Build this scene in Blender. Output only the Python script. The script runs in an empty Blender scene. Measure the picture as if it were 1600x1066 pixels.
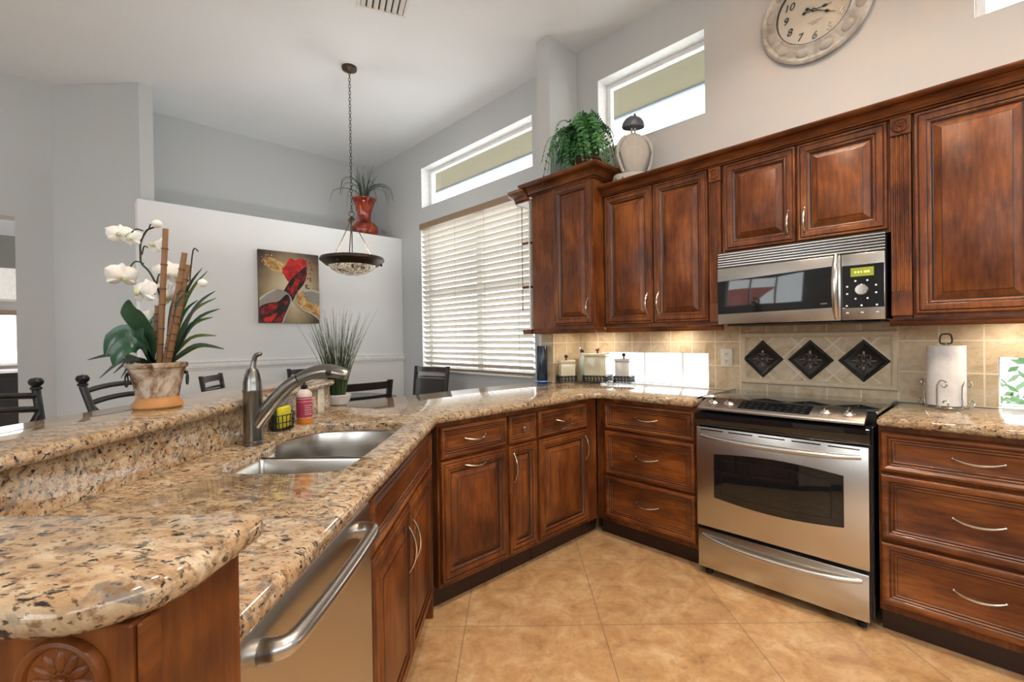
import bpy, bmesh, math, random
from math import sin, cos, pi, radians, atan2, hypot
from mathutils import Vector, Matrix

random.seed(7)
S = bpy.context.scene
COL = S.collection

# ------------------------------------------------------------------ camera
def make_camera():
    yaw, pitch, roll, F = radians(43.757), radians(-0.329), radians(-0.819), 732.2
    f = Vector((sin(yaw)*cos(pitch), cos(yaw)*cos(pitch), sin(pitch)))
    r = Vector((cos(yaw), -sin(yaw), 0)); u = r.cross(f)
    r2 = cos(roll)*r + sin(roll)*u; u2 = -sin(roll)*r + cos(roll)*u
    c = bpy.data.cameras.new('camera'); c.sensor_width = 36; c.lens = F/1600*36; c.clip_start = 0.02
    o = bpy.data.objects.new('camera', c); COL.objects.link(o)
    m = Matrix((r2, u2, -f)).transposed().to_4x4(); m.translation = (0, 0, 1.26)
    o.matrix_world = m; S.camera = o
make_camera()

# ------------------------------------------------------------------ light
SKY = 4.7
W = bpy.data.worlds.new('overcast_sky'); S.world = W; W.use_nodes = True
W.node_tree.nodes['Background'].inputs[0].default_value = (0.96, 0.975, 1.0, 1)
W.node_tree.nodes['Background'].inputs[1].default_value = SKY
S.view_settings.view_transform = 'Standard'; S.view_settings.look = 'None'
S.view_settings.gamma = 1; S.view_settings.use_curve_mapping = False
S.view_settings.exposure = 0.12
S.cycles.use_denoising = True
S.cycles.diffuse_bounces = 6; S.cycles.glossy_bounces = 5; S.cycles.transparent_max_bounces = 16
S.cycles.sample_clamp_indirect = 8

def portal(loc, rot, sx, sy):
    l = bpy.data.lights.new('window_portal', 'AREA'); l.shape = 'RECTANGLE'; l.size = sx; l.size_y = sy
    l.cycles.is_portal = True
    o = bpy.data.objects.new('window_portal', l); COL.objects.link(o); o.location = loc; o.rotation_euler = rot

# room extents
XW, YF, YS, XL, YB, ZC = 3.04, 5.83, 5.115, -4.6, -3.4, 3.565
portal((3.26, 3.785, 1.75), (0, pi/2, 0), 1.7, 1.8)
portal((3.26, 3.775, 3.02), (0, pi/2, 0), .46, 1.8)
portal((3.26, 1.745, 2.985), (0, pi/2, 0), .55, .84)
portal((3.26, 1.74, 1.03), (0, pi/2, 0), .23, .86)
portal((-.6, YB-.22, 2.775), (pi/2, 0, 0), 6.4, 1.15)
portal((XL-.22, -1.6, 2.35), (0, -pi/2, 0), 1.9, 3.2)
portal((XL-.22, 3.4, 2.35), (0, -pi/2, 0), 1.9, 2.6)

# ------------------------------------------------------------------ materials
def nodes(name):
    m = bpy.data.materials.new(name); m.use_nodes = True
    nt = m.node_tree; return m, nt, nt.nodes['Principled BSDF']
def nd(nt, t, **kw):
    n = nt.nodes.new(t)
    for k, v in kw.items():
        if k in n.inputs: n.inputs[k].default_value = v
        else: setattr(n, k, v)
    return n
def lk(nt, a, b): nt.links.new(a, b)
def ramp(nt, fac, stops):
    r = nt.nodes.new('ShaderNodeValToRGB'); e = r.color_ramp.elements
    while len(e) < len(stops): e.new(0.5)
    for el, (p, c) in zip(e, stops): el.position = p; el.color = (*c, 1) if len(c) == 3 else c
    lk(nt, fac, r.inputs[0]); return r.outputs[0]
def mixc(nt, fac, a, b):
    m = nt.nodes.new('ShaderNodeMix'); m.data_type = 'RGBA'
    for s, i in ((fac, 0), (a, 6), (b, 7)):
        if hasattr(s, 'is_output'): lk(nt, s, m.inputs[i])
        else: m.inputs[i].default_value = s if i == 0 else (*s, 1)
    return m.outputs[2]
def noise(nt, vec, scale, detail=4, rough=.55, dist=0):
    n = nd(nt, 'ShaderNodeTexNoise', Scale=scale, Detail=detail, Roughness=rough, Distortion=dist)
    if vec is not None: lk(nt, vec, n.inputs['Vector'])
    return n.outputs['Fac']
def bump(nt, h, strength, dist=.001):
    b = nd(nt, 'ShaderNodeBump', Strength=strength, Distance=dist); lk(nt, h, b.inputs['Height']); return b.outputs[0]
def pos(nt): return nt.nodes.new('ShaderNodeNewGeometry').outputs['Position']
def objc(nt, scale=(1, 1, 1), rot=(0, 0, 0), loc=(0, 0, 0), src=None):
    mp = nt.nodes.new('ShaderNodeMapping')
    mp.inputs['Scale'].default_value = scale; mp.inputs['Rotation'].default_value = rot; mp.inputs['Location'].default_value = loc
    lk(nt, src or nt.nodes.new('ShaderNodeTexCoord').outputs['Object'], mp.inputs[0]); return mp.outputs[0]
def plain(name, c, rough=.5, metal=0, coat=0, **kw):
    m, nt, p = nodes(name)
    p.inputs['Base Color'].default_value = (*c, 1); p.inputs['Roughness'].default_value = rough
    p.inputs['Metallic'].default_value = metal; p.inputs['Coat Weight'].default_value = coat
    for k, v in kw.items(): p.inputs[k.replace('_', ' ')].default_value = v
    # a faint mottling keeps every surface procedural rather than dead flat
    n = noise(nt, pos(nt), 35, 3)
    lk(nt, ramp(nt, n, ((.3, tuple(x*.93 for x in c)), (.7, tuple(min(1, x*1.05) for x in c)))), p.inputs['Base Color'])
    return m
def paint(name, c, b=.08):
    m, nt, p = nodes(name)
    n = noise(nt, pos(nt), 90, 5)
    lk(nt, ramp(nt, noise(nt, pos(nt), 1.3, 2), ((.3, tuple(x*.985 for x in c)), (.7, c))), p.inputs['Base Color'])
    lk(nt, bump(nt, n, b, .004), p.inputs['Normal']); p.inputs['Roughness'].default_value = .6
    return m
M = {}
M['paint'] = paint('grey_wall_paint', (.535, .55, .555))
M['white_paint'] = paint('white_wall_paint', (.84, .85, .86))
M['ceiling'] = paint('ceiling_paint', (.87, .905, .945), .35)
M['trim'] = plain('white_trim', (.84, .84, .83), .35)

def granite():
    m, nt, p = nodes('gold_granite'); v = pos(nt)
    vs = objc(nt, (1, 1, 1), (0, 0, radians(-40)), (0, 0, 0), v)
    vs2 = objc(nt, (1, .55, 1), (0, 0, 0), (0, 0, 0), vs)
    base = ramp(nt, noise(nt, vs2, 44, 8, .70, .6), ((.34, (.20, .115, .062)), (.44, (.40, .27, .155)), (.54, (.50, .385, .255)), (.68, (.63, .55, .43))))
    big = ramp(nt, noise(nt, vs2, 9, 4, .6, .8), ((.42, (.0, .0, .0)), (.64, (.55, .55, .55))))
    c = mixc(nt, big, base, (.37, .24, .13))
    g = ramp(nt, noise(nt, vs2, 30, 6, .62, .8), ((.54, (0, 0, 0)), (.64, (.85, .85, .85))))
    c = mixc(nt, g, c, (.165, .135, .115))
    rust = ramp(nt, noise(nt, vs2, 80, 4, .6), ((.55, (0, 0, 0)), (.64, (.85, .85, .85))))
    c = mixc(nt, rust, c, (.20, .10, .045))
    k = ramp(nt, noise(nt, vs2, 78, 4, .6, .4), ((.585, (0, 0, 0)), (.64, (1, 1, 1))))
    c = mixc(nt, k, c, (.028, .022, .02))
    k2 = ramp(nt, noise(nt, vs2, 170, 3, .55), ((.60, (0, 0, 0)), (.66, (.9, .9, .9))))
    c = mixc(nt, k2, c, (.06, .04, .03))
    lk(nt, c, p.inputs['Base Color']); p.inputs['Roughness'].default_value = .07
    p.inputs['Specular IOR Level'].default_value = .6
    return m
M['granite'] = granite()

def wood(name, axis, dark=(.058, .0135, .0042), mid=(.138, .038, .0090), light=(.250, .080, .0175)):
    m, nt, p = nodes(name)
    oi = nt.nodes.new('ShaderNodeObjectInfo')
    tc = nt.nodes.new('ShaderNodeTexCoord').outputs['Object']
    ad = nt.nodes.new('ShaderNodeVectorMath'); ad.operation = 'ADD'
    ml = nt.nodes.new('ShaderNodeVectorMath'); ml.operation = 'SCALE'; ml.inputs[0].default_value = (7, 3, 5)
    lk(nt, oi.outputs['Random'], ml.inputs['Scale']); lk(nt, tc, ad.inputs[0]); lk(nt, ml.outputs[0], ad.inputs[1])
    st = {'z': (1, 1, .12), 'x': (.12, 1, 1), 'y': (1, .12, 1)}[axis]
    bl = {'z': (1, 1, .6), 'x': (.6, 1, 1), 'y': (1, .6, 1)}[axis]
    g = noise(nt, objc(nt, st, src=ad.outputs[0]), 70, 4, .55, .2)
    b = noise(nt, objc(nt, bl, src=ad.outputs[0]), 6, 4, .55, .2)
    mx = nd(nt, 'ShaderNodeMath', operation='MULTIPLY_ADD'); lk(nt, g, mx.inputs[0]); mx.inputs[1].default_value = .34
    m2 = nd(nt, 'ShaderNodeMath', operation='MULTIPLY'); lk(nt, b, m2.inputs[0]); m2.inputs[1].default_value = .68
    lk(nt, m2.outputs[0], mx.inputs[2])
    lk(nt, ramp(nt, mx.outputs[0], ((.36, dark), (.50, mid), (.64, light))), p.inputs['Base Color'])
    p.inputs['Roughness'].default_value = .36; p.inputs['Specular IOR Level'].default_value = .38
    lk(nt, bump(nt, g, .08), p.inputs['Normal'])
    return m
M['wood'] = wood('cherry_wood_upright_grain', 'z')
M['woodx'] = wood('cherry_wood_level_grain', 'x')
M['glaze'] = plain('dark_antique_glaze', (.028, .009, .005), .35, coat=.2)
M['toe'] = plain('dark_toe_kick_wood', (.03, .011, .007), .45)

def floor_mat():
    m, nt, p = nodes('travertine_floor_tile')
    v = objc(nt, (1, 1, 1), (0, 0, radians(-46)), (-2.045, .366, 0), pos(nt))
    bt = nd(nt, 'ShaderNodeTexBrick', Scale=1.0, offset=0.0, squash=1.0)
    bt.inputs['Mortar Size'].default_value = .0022; bt.inputs['Brick Width'].default_value = .597; bt.inputs['Row Height'].default_value = .597
    bt.inputs['Mortar Smooth'].default_value = .2
    bt.inputs['Color1'].default_value = (.0, .0, .0, 1); bt.inputs['Color2'].default_value = (1, 1, 1, 1); bt.inputs['Mortar'].default_value = (.5, .5, .5, 1)
    lk(nt, v, bt.inputs['Vector'])
    n1 = noise(nt, pos(nt), 7, 10, .72, .5)
    n2 = noise(nt, pos(nt), 30, 8, .68, .5)
    c = ramp(nt, n1, ((.32, (.31, .16, .066)), (.44, (.45, .265, .122)), (.55, (.54, .345, .172)), (.68, (.63, .465, .275))))
    c = mixc(nt, ramp(nt, n2, ((.52, (0, 0, 0)), (.68, (.65, .65, .65)))), c, (.36, .19, .085))
    t = mixc(nt, .07, c, (.5, .5, .5)); 
    tv = nt.nodes.new('ShaderNodeMix'); tv.data_type = 'RGBA'; tv.blend_type = 'MULTIPLY'; tv.inputs[0].default_value = .10
    lk(nt, c, tv.inputs[6]); lk(nt, bt.outputs['Color'], tv.inputs[7])
    lk(nt, mixc(nt, bt.outputs['Fac'], tv.outputs[2], (.22, .14, .075)), p.inputs['Base Color'])
    p.inputs['Roughness'].default_value = .32
    lk(nt, bump(nt, bt.outputs['Fac'], -.35, .002), p.inputs['Normal'])
    return m
M['floor'] = floor_mat()

def splash_mat(name, rot, loc, size=.152, axis='x'):
    m, nt, p = nodes(name)
    src = pos(nt)
    sp = nt.nodes.new('ShaderNodeSeparateXYZ'); lk(nt, src, sp.inputs[0])
    cb = nt.nodes.new('ShaderNodeCombineXYZ'); lk(nt, sp.outputs['Y' if axis == 'x' else 'X'], cb.inputs[0]); lk(nt, sp.outputs['Z'], cb.inputs[1])
    v = objc(nt, (1, 1, 1), (0, 0, rot), loc, cb.outputs[0])
    bt = nd(nt, 'ShaderNodeTexBrick', Scale=1.0, offset=0.0, squash=1.0)
    bt.inputs['Mortar Size'].default_value = .0042; bt.inputs['Brick Width'].default_value = size; bt.inputs['Row Height'].default_value = size
    bt.inputs['Mortar Smooth'].default_value = .4
    bt.inputs['Color1'].default_value = (.72, .72, .72, 1); bt.inputs['Color2'].default_value = (1, 1, 1, 1)
    lk(nt, v, bt.inputs['Vector'])
    c = ramp(nt, noise(nt, src, 11, 8, .65, .8), ((.30, (.47, .33, .19)), (.48, (.65, .51, .335)), (.66, (.75, .64, .475))))
    c = mixc(nt, ramp(nt, noise(nt, src, 85, 4), ((.64, (0, 0, 0)), (.72, (.6, .6, .6)))), c, (.33, .21, .11))
    tv = nt.nodes.new('ShaderNodeMix'); tv.data_type = 'RGBA'; tv.blend_type = 'MULTIPLY'; tv.inputs[0].default_value = .35
    lk(nt, c, tv.inputs[6]); lk(nt, bt.outputs['Color'], tv.inputs[7])
    lk(nt, mixc(nt, bt.outputs['Fac'], tv.outputs[2], (.80, .72, .57)), p.inputs['Base Color'])
    p.inputs['Roughness'].default_value = .42
    lk(nt, bump(nt, bt.outputs['Fac'], -.5, .003), p.inputs['Normal'])
    return m
M['tile'] = splash_mat('tumbled_travertine_backsplash', 0, (-1.118, -.916, 0))
M['tiley'] = splash_mat('tumbled_travertine_side', 0, (-2.7, -.916, 0), axis='y')
M['tiled'] = splash_mat('tumbled_travertine_diagonal', radians(45), (.05, .0, 0), .118)
M['tileb'] = plain('travertine_border', (.70, .575, .40), .42)

def steel(name, c=(.60, .585, .56), rough=.27, axis='x'):
    m, nt, p = nodes(name)
    n = noise(nt, objc(nt), 2.5, 2)
    p.inputs['Metallic'].default_value = 1; p.inputs['Roughness'].default_value = rough
    lk(nt, ramp(nt, n, ((.0, tuple(x*.96 for x in c)), (1, tuple(x*1.04 for x in c)))), p.inputs['Base Color'])
    return m
M['steel'] = steel('brushed_stainless')
M['steelz'] = steel('brushed_stainless_upright', axis='z')
M['sinksteel'] = steel('satin_sink_steel', (.58, .56, .53), .24, 'y')
M['nickel'] = steel('satin_nickel', (.62, .58, .53), .22)
M['pewter'] = steel('brushed_pewter', (.25, .24, .225), .26, 'z')
M['chrome'] = plain('chrome_wire', (.62, .62, .62), .15, 1)
M['blackglass'] = plain('black_glass', (.008, .009, .011), .04, 0, .5)
M['black'] = plain('black_enamel', (.012, .012, .014), .25)
M['blackmetal'] = plain('black_metal', (.025, .025, .027), .26, .3)
M['rubber'] = plain('black_rubber', (.01, .01, .01), .7)
M['leather'] = plain('dark_leather', (.022, .016, .014), .35, coat=.1)
M['darkwood'] = plain('espresso_wood', (.016, .009, .007), .3, coat=.3)
M['iron'] = plain('oil_rubbed_bronze', (.07, .05, .035), .38, .7)
M['castmetal'] = plain('antique_cast_metal', (.035, .031, .027), .33, .8)
M['castedge'] = plain('worn_cast_metal_edge', (.17, .145, .115), .35, .9)
M['ivory'] = plain('ivory_plastic', (.74, .70, .60), .35)
M['cream'] = plain('cream_ceramic', (.68, .62, .45), .18, coat=.4)
M['whiteceramic'] = plain('pale_grey_ceramic', (.62, .61, .60), .2, coat=.4)
M['paper'] = plain('white_paper', (.88, .87, .86), .9)
M['white'] = plain('white_plastic', (.85, .85, .85), .4)
M['red_glaze'] = None
M['soil'] = plain('dark_moss', (.05, .035, .02), .9)
M['leaf'] = plain('dark_green_leaf', (.018, .075, .035), .32, coat=.2)
M['grass'] = plain('grass_blade', (.055, .085, .035), .5)
M['grass2'] = plain('grass_blade_dark', (.03, .05, .03), .5)
M['spike'] = plain('yellow_green_blade', (.09, .14, .03), .45)
M['petal'] = plain('white_petal', (.86, .84, .80), .55, Subsurface_Weight=.15, Subsurface_Radius=(.01, .01, .01))
M['bud'] = plain('green_white_bud', (.52, .56, .33), .5)
M['stemdark'] = plain('dark_stem', (.03, .035, .02), .5)
M['bamboo'] = plain('bamboo_stake', (.27, .135, .06), .5)
M['ring'] = plain('bamboo_node', (.12, .06, .028), .5)
M['fern'] = plain('fern_green', (.10, .30, .07), .45)
M['fern2'] = plain('fern_dark_green', (.03, .13, .05), .45)
M['wicker'] = plain('brown_wicker', (.10, .035, .018), .7)
M['pond'] = plain('terracotta_foot', (.45, .21, .065), .6)
M['tan'] = plain('tan_stucco', (.19, .165, .105), .9)
M['fascia'] = plain('pale_blue_fascia', (.30, .35, .41), .6)
M['vinyl'] = plain('white_window_vinyl', (.82, .83, .83), .35)
M['concrete'] = plain('outdoor_concrete', (.72, .71, .68), .9)
M['shrub'] = plain('shrub_leaf', (.10, .20, .07), .5)
M['rooft'] = plain('red_roof_tile', (.42, .12, .09), .8)
M['blackblue'] = plain('dark_blue_plastic', (.008, .016, .035), .18)
M['sponge'] = plain('yellow_sponge', (.62, .56, .03), .9)
M['olive'] = plain('olive_grey_paint', (.16, .165, .15), .7)
M['stucco_white'] = plain('pale_carved_wood', (.42, .40, .37), .7)
M['statue_dark'] = plain('dark_slate_metal', (.10, .11, .125), .4, .4)
M['brass'] = plain('warm_rail_wood', (.28, .19, .12), .45)

def emit(name, c, s):
    m, nt, p = nodes(name); p.inputs['Base Color'].default_value = (*c, 1)
    p.inputs['Emission Color'].default_value = (*c, 1); p.inputs['Emission Strength'].default_value = s; return m
M['lamp_on'] = emit('warm_lamp_lens', (1, .82, .58), 30)
M['lcd'] = emit('green_lcd', (.26, .29, .03), .25)
M['lcdtext'] = emit('lcd_digits', (.75, .95, .25), .6)
M['blue_led'] = emit('blue_led', (.10, .3, .9), .9)

def glass():
    m, nt, p = nodes('window_glass'); nt.nodes.remove(p)
    t = nd(nt, 'ShaderNodeBsdfTransparent'); t.inputs[0].default_value = (.97, .985, .98, 1)
    g = nd(nt, 'ShaderNodeBsdfGlossy', Roughness=.01)
    lw = nd(nt, 'ShaderNodeLayerWeight', Blend=.5); pw = nd(nt, 'ShaderNodeMath', operation='POWER'); pw.inputs[1].default_value = 4
    ma = nd(nt, 'ShaderNodeMath', operation='MULTIPLY_ADD'); ma.inputs[1].default_value = .5; ma.inputs[2].default_value = .03
    mx = nd(nt, 'ShaderNodeMixShader'); lk(nt, lw.outputs['Facing'], pw.inputs[0]); lk(nt, pw.outputs[0], ma.inputs[0]); lk(nt, ma.outputs[0], mx.inputs[0]); lk(nt, t.outputs[0], mx.inputs[1]); lk(nt, g.outputs[0], mx.inputs[2])
    lk(nt, mx.outputs[0], nt.nodes['Material Output'].inputs[0]); return m
M['glass'] = glass()
def slat():
    m, nt, p = nodes('cream_blind_slat')
    p.inputs['Base Color'].default_value = (.84, .80, .74, 1); p.inputs['Roughness'].default_value = .4
    t = nd(nt, 'ShaderNodeBsdfTranslucent'); t.inputs[0].default_value = (.80, .74, .66, 1)
    mx = nd(nt, 'ShaderNodeMixShader'); mx.inputs[0].default_value = .07
    n = noise(nt, pos(nt), 30, 3)
    lk(nt, ramp(nt, n, ((.3, (.70, .65, .58)), (.7, (.76, .72, .66)))), p.inputs['Base Color'])
    lk(nt, p.outputs[0], mx.inputs[1]); lk(nt, t.outputs[0], mx.inputs[2])
    lk(nt, mx.outputs[0], nt.nodes['Material Output'].inputs[0]); return m
M['slat'] = slat()
def mottled(name, stops, scale, rough=.5, coat=0, dist=.5):
    m, nt, p = nodes(name)
    lk(nt, ramp(nt, noise(nt, objc(nt), scale, 7, .65, dist), stops), p.inputs['Base Color'])
    p.inputs['Roughness'].default_value = rough; p.inputs['Coat Weight'].default_value = coat; return m
M['red_glaze'] = mottled('red_orange_glaze', ((.35, (.12, .008, .004)), (.5, (.28, .022, .006)), (.68, (.50, .10, .012))), 6, .15, .6)
M['whitewash'] = mottled('whitewashed_wood', ((.35, (.30, .28, .25)), (.5, (.52, .50, .46)), (.65, (.62, .66, .66))), 7, .6)
M['aged_clay'] = mottled('aged_clay', ((.38, (.06, .03, .018)), (.46, (.33, .22, .14)), (.54, (.52, .45, .37)), (.7, (.60, .54, .47))), 13, .8)
M['clockface'] = mottled('aged_dial', ((.3, (.46, .46, .41)), (.7, (.54, .53, .48))), 4, .5)
def mosaic():
    m, nt, p = nodes('mosaic_art_glass')
    vo = nd(nt, 'ShaderNodeTexVoronoi', Scale=38.0); lk(nt, objc(nt), vo.inputs['Vector'])
    ve = nd(nt, 'ShaderNodeTexVoronoi', Scale=38.0, feature='DISTANCE_TO_EDGE'); lk(nt, objc(nt), ve.inputs['Vector'])
    c = ramp(nt, vo.outputs['Color'], ((.15, (.85, .78, .62)), (.5, (.62, .50, .34)), (.62, (.88, .83, .72)), (.85, (.20, .13, .08))))
    c = mixc(nt, ramp(nt, ve.outputs['Distance'], ((.03, (1, 1, 1)), (.09, (0, 0, 0)))), c, (.09, .06, .045))
    lk(nt, c, p.inputs['Base Color']); p.inputs['Roughness'].default_value = .2
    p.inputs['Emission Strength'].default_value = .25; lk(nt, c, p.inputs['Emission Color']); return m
M['mosaic'] = mosaic()
def canvas_mat():
    m, nt, p = nodes('painted_canvas_ground')
    tc = nt.nodes.new('ShaderNodeTexCoord').outputs['Object']
    g = nd(nt, 'ShaderNodeTexGradient', gradient_type='SPHERICAL')
    lk(nt, objc(nt, (2.3, 0, 1.9), (0, 0, 0), (-.72, 0, -.62), src=tc), g.inputs[0])
    a = nd(nt, 'ShaderNodeMath', operation='MULTIPLY_ADD'); lk(nt, noise(nt, tc, 9, 5), a.inputs[0]); a.inputs[1].default_value = .25
    lk(nt, g.outputs['Fac'], a.inputs[2])
    lk(nt, ramp(nt, a.outputs[0], ((.12, (.018, .012, .010)), (.32, (.12, .075, .045)), (.62, (.46, .34, .19)), (.9, (.72, .62, .42)))), p.inputs['Base Color'])
    p.inputs['Roughness'].default_value = .5; return m
M['canvas'] = canvas_mat()
M['wine'] = mottled('wine_red_stroke', ((.36, (.02, .004, .004)), (.48, (.22, .006, .008)), (.62, (.62, .015, .015))), 22, .4)
M['scarlet'] = mottled('scarlet_stroke', ((.34, (.18, .004, .006)), (.5, (.58, .010, .012)), (.68, (.72, .05, .04))), 14, .4)
M['goldpaint'] = mottled('amber_stroke', ((.34, (.28, .10, .02)), (.48, (.62, .32, .08)), (.64, (.82, .64, .36))), 20, .4)
M['darkwine'] = mottled('black_wine_stroke', ((.42, (.012, .006, .006)), (.58, (.05, .012, .012)), (.68, (.45, .02, .02))), 16, .4)
M['glassline'] = plain('pale_glass_line', (.62, .60, .55), .4)
M['glasswash'] = plain('grey_glass_wash', (.36, .33, .28), .4)
M['pinklabel'] = plain('pink_label', (.42, .045, .09), .5)
M['orange_soap'] = plain('orange_liquid', (.62, .20, .02), .15, coat=.4)
M['soap_white'] = plain('frosted_bottle', (.66, .56, .52), .2)
M['clear'] = plain('pale_green_glass', (.40, .47, .45), .05, coat=.5)

# ------------------------------------------------------------------ mesh builder
class MB:
    def __init__(s): s.v = []; s.f = []; s.m = []; s.mats = []; s.T = None
    def mi(s, k):
        if k not in s.mats: s.mats.append(k)
        return s.mats.index(k)
    def add(s, vs, fs, mat, T=None):
        b = len(s.v); i = s.mi(mat)
        for p in vs:
            p = Vector(p)
            if T is not None: p = T @ p
            if s.T is not None: p = s.T @ p
            s.v.append(p)
        for f in fs: s.f.append([b+q for q in f]); s.m.append(i)
    def box(s, x0, x1, y0, y1, z0, z1, mat, b=0, seg=1, T=None):
        x0, x1 = min(x0, x1), max(x0, x1); y0, y1 = min(y0, y1), max(y0, y1); z0, z1 = min(z0, z1), max(z0, z1)
        if b <= 0:
            v = [(x, y, z) for x in (x0, x1) for y in (y0, y1) for z in (z0, z1)]
            f = [(0, 1, 3, 2), (4, 6, 7, 5), (0, 4, 5, 1), (2, 3, 7, 6), (0, 2, 6, 4), (1, 5, 7, 3)]
            s.add(v, f, mat, T); return
        b = min(b, .49*min(x1-x0, y1-y0, z1-z0))
        bm = bmesh.new(); bmesh.ops.create_cube(bm, size=1)
        for w in bm.verts: w.co = Vector(((x0+x1)/2+w.co.x*(x1-x0), (y0+y1)/2+w.co.y*(y1-y0), (z0+z1)/2+w.co.z*(z1-z0)))
        bmesh.ops.bevel(bm, geom=bm.edges[:], offset=b, segments=seg, profile=.5, affect='EDGES')
        bm.verts.index_update()
        s.add([w.co.copy() for w in bm.verts], [[w.index for w in f.verts] for f in bm.faces], mat, T); bm.free()
    def lathe(s, prof, mat, c=(0, 0, 0), seg=32, T=None, sx=1, sy=1, cap=True):
        if prof[0] == prof[-1]: cap = False
        vs, fs = [], []
        for r, z in prof:
            for i in range(seg):
                a = 2*pi*i/seg; vs.append((c[0]+r*cos(a)*sx, c[1]+r*sin(a)*sy, c[2]+z))
        for j in range(len(prof)-1):
            for i in range(seg):
                k = (i+1) % seg; fs.append((j*seg+i, j*seg+k, (j+1)*seg+k, (j+1)*seg+i))
        if cap and prof[0][0] > 1e-6: fs.append(tuple(reversed(range(seg))))
        if cap and prof[-1][0] > 1e-6: fs.append(tuple(range((len(prof)-1)*seg, len(prof)*seg)))
        s.add(vs, fs, mat, T)
    def tube(s, pts, r, mat, seg=8, closed=False, T=None, flat=1):
        pts = [Vector(p) for p in pts]; n = len(pts)
        rs = r if isinstance(r, (list, tuple)) else [r]*n
        tg = []
        for i in range(n):
            a = pts[(i-1) % n] if (closed or i > 0) else pts[i]; b = pts[(i+1) % n] if (closed or i < n-1) else pts[i]
            t = b-a; tg.append(t.normalized() if t.length > 1e-9 else Vector((0, 0, 1)))
        u = tg[0].orthogonal().normalized(); vs = []
        for i in range(n):
            u = (u - tg[i]*u.dot(tg[i]));
            u = u.normalized() if u.length > 1e-6 else tg[i].orthogonal().normalized()
            w = tg[i].cross(u)
            for k in range(seg):
                a = 2*pi*k/seg; vs.append(pts[i]+u*cos(a)*rs[i]+w*sin(a)*rs[i]*flat)
        fs = []
        for i in range(n if closed else n-1):
            j = (i+1) % n
            for k in range(seg):
                q = (k+1) % seg; fs.append((i*seg+k, i*seg+q, j*seg+q, j*seg+k))
        if not closed: fs += [tuple(reversed(range(seg))), tuple(range((n-1)*seg, n*seg))]
        s.add(vs, fs, mat, T)
    def ball(s, c, r, mat, seg=16, rings=10, T=None):
        rx, ry, rz = r if isinstance(r, tuple) else (r, r, r)
        vs, fs = [(c[0], c[1], c[2]-rz)], []
        for j in range(1, rings):
            t = -pi/2+pi*j/rings
            for i in range(seg):
                a = 2*pi*i/seg; vs.append((c[0]+rx*cos(t)*cos(a), c[1]+ry*cos(t)*sin(a), c[2]+rz*sin(t)))
        vs.append((c[0], c[1], c[2]+rz)); L = len(vs)-1
        for i in range(seg):
            k = (i+1) % seg; fs.append((0, 1+k, 1+i)); fs.append((L, L-seg+i, L-seg+k))
            for j in range(rings-2): fs.append((1+j*seg+i, 1+j*seg+k, 1+(j+1)*seg+k, 1+(j+1)*seg+i))
        s.add(vs, fs, mat, T)
    def rings(s, loops, mats, cap0=None, cap1=None, T=None):
        n = len(loops[0])
        for i in range(len(loops)-1):
            m = mats[i] if isinstance(mats, (list, tuple)) else mats
            s.add(list(loops[i])+list(loops[i+1]), [(k, (k+1) % n, n+(k+1) % n, n+k) for k in range(n)], m, T)
        if cap0: s.add(loops[0], [tuple(reversed(range(n)))], cap0, T)
        if cap1: s.add(loops[-1], [tuple(range(n))], cap1, T)
    def prism(s, poly, z0, z1, mat, b=0, T=None):
        if b: L = [[(x, y, z0) for x, y in poly], [(x, y, z1-b) for x, y in poly], [(x, y, z1) for x, y in inset(poly, b)]]
        else: L = [[(x, y, z0) for x, y in poly], [(x, y, z1) for x, y in poly]]
        s.rings(L, mat, mat, mat, T)
    def sweep(s, path, prof, mat, closed=False, T=None, glaze=()):
        # path: (x,y) points; prof: (out,z), out measured to the right of travel; mitred corners
        n = len(path); loops = []
        P = [Vector(p) for p in path]
        for i in range(n):
            dirs = []
            if closed or i > 0: dirs.append((P[i]-P[i-1]).normalized())
            if closed or i < n-1: dirs.append((P[(i+1) % n]-P[i]).normalized())
            nm = [Vector((t.y, -t.x)) for t in dirs]
            if len(nm) == 2:
                b = (nm[0]+nm[1]).normalized(); k = 1/max(.3, b.dot(nm[0]))
            else: b, k = nm[0], 1
            loops.append([(P[i].x+b.x*k*o, P[i].y+b.y*k*o, z) for o, z in prof])
        m = len(prof)
        for i in range(n if closed else n-1):
            j = (i+1) % n
            for k in range(m): s.add([loops[i][k], loops[j][k], loops[j][(k+1) % m], loops[i][(k+1) % m]], [(0, 1, 2, 3)], 'glaze' if k in glaze else mat, T)
        if not closed:
            s.add(loops[0], [tuple(range(m))], mat, T); s.add(loops[-1], [tuple(reversed(range(m)))], mat, T)
    def slab(s, poly, z0, z1, r, mat, holes=(), T=None):
        prof = [(r*(1-cos(a)), (z0+z1)/2+(z1-z0)/2*sin(a)) for a in [radians(x) for x in (-90, -60, -30, 0, 30, 60, 90)]]
        L = [[(x, y, z) for x, y in inset(poly, o)] for o, z in prof]
        s.rings(L, mat, T=T)
        hl = []
        for h in holes:
            hp = [(0.0, z0), (0.0, z1-.006), (.002, z1-.002), (.006, z1)]
            H = [[(x, y, z) for x, y in inset(h, -o)] for o, z in hp]
            s.rings([list(reversed(q)) for q in H], mat, T=T); hl.append(H)
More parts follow.
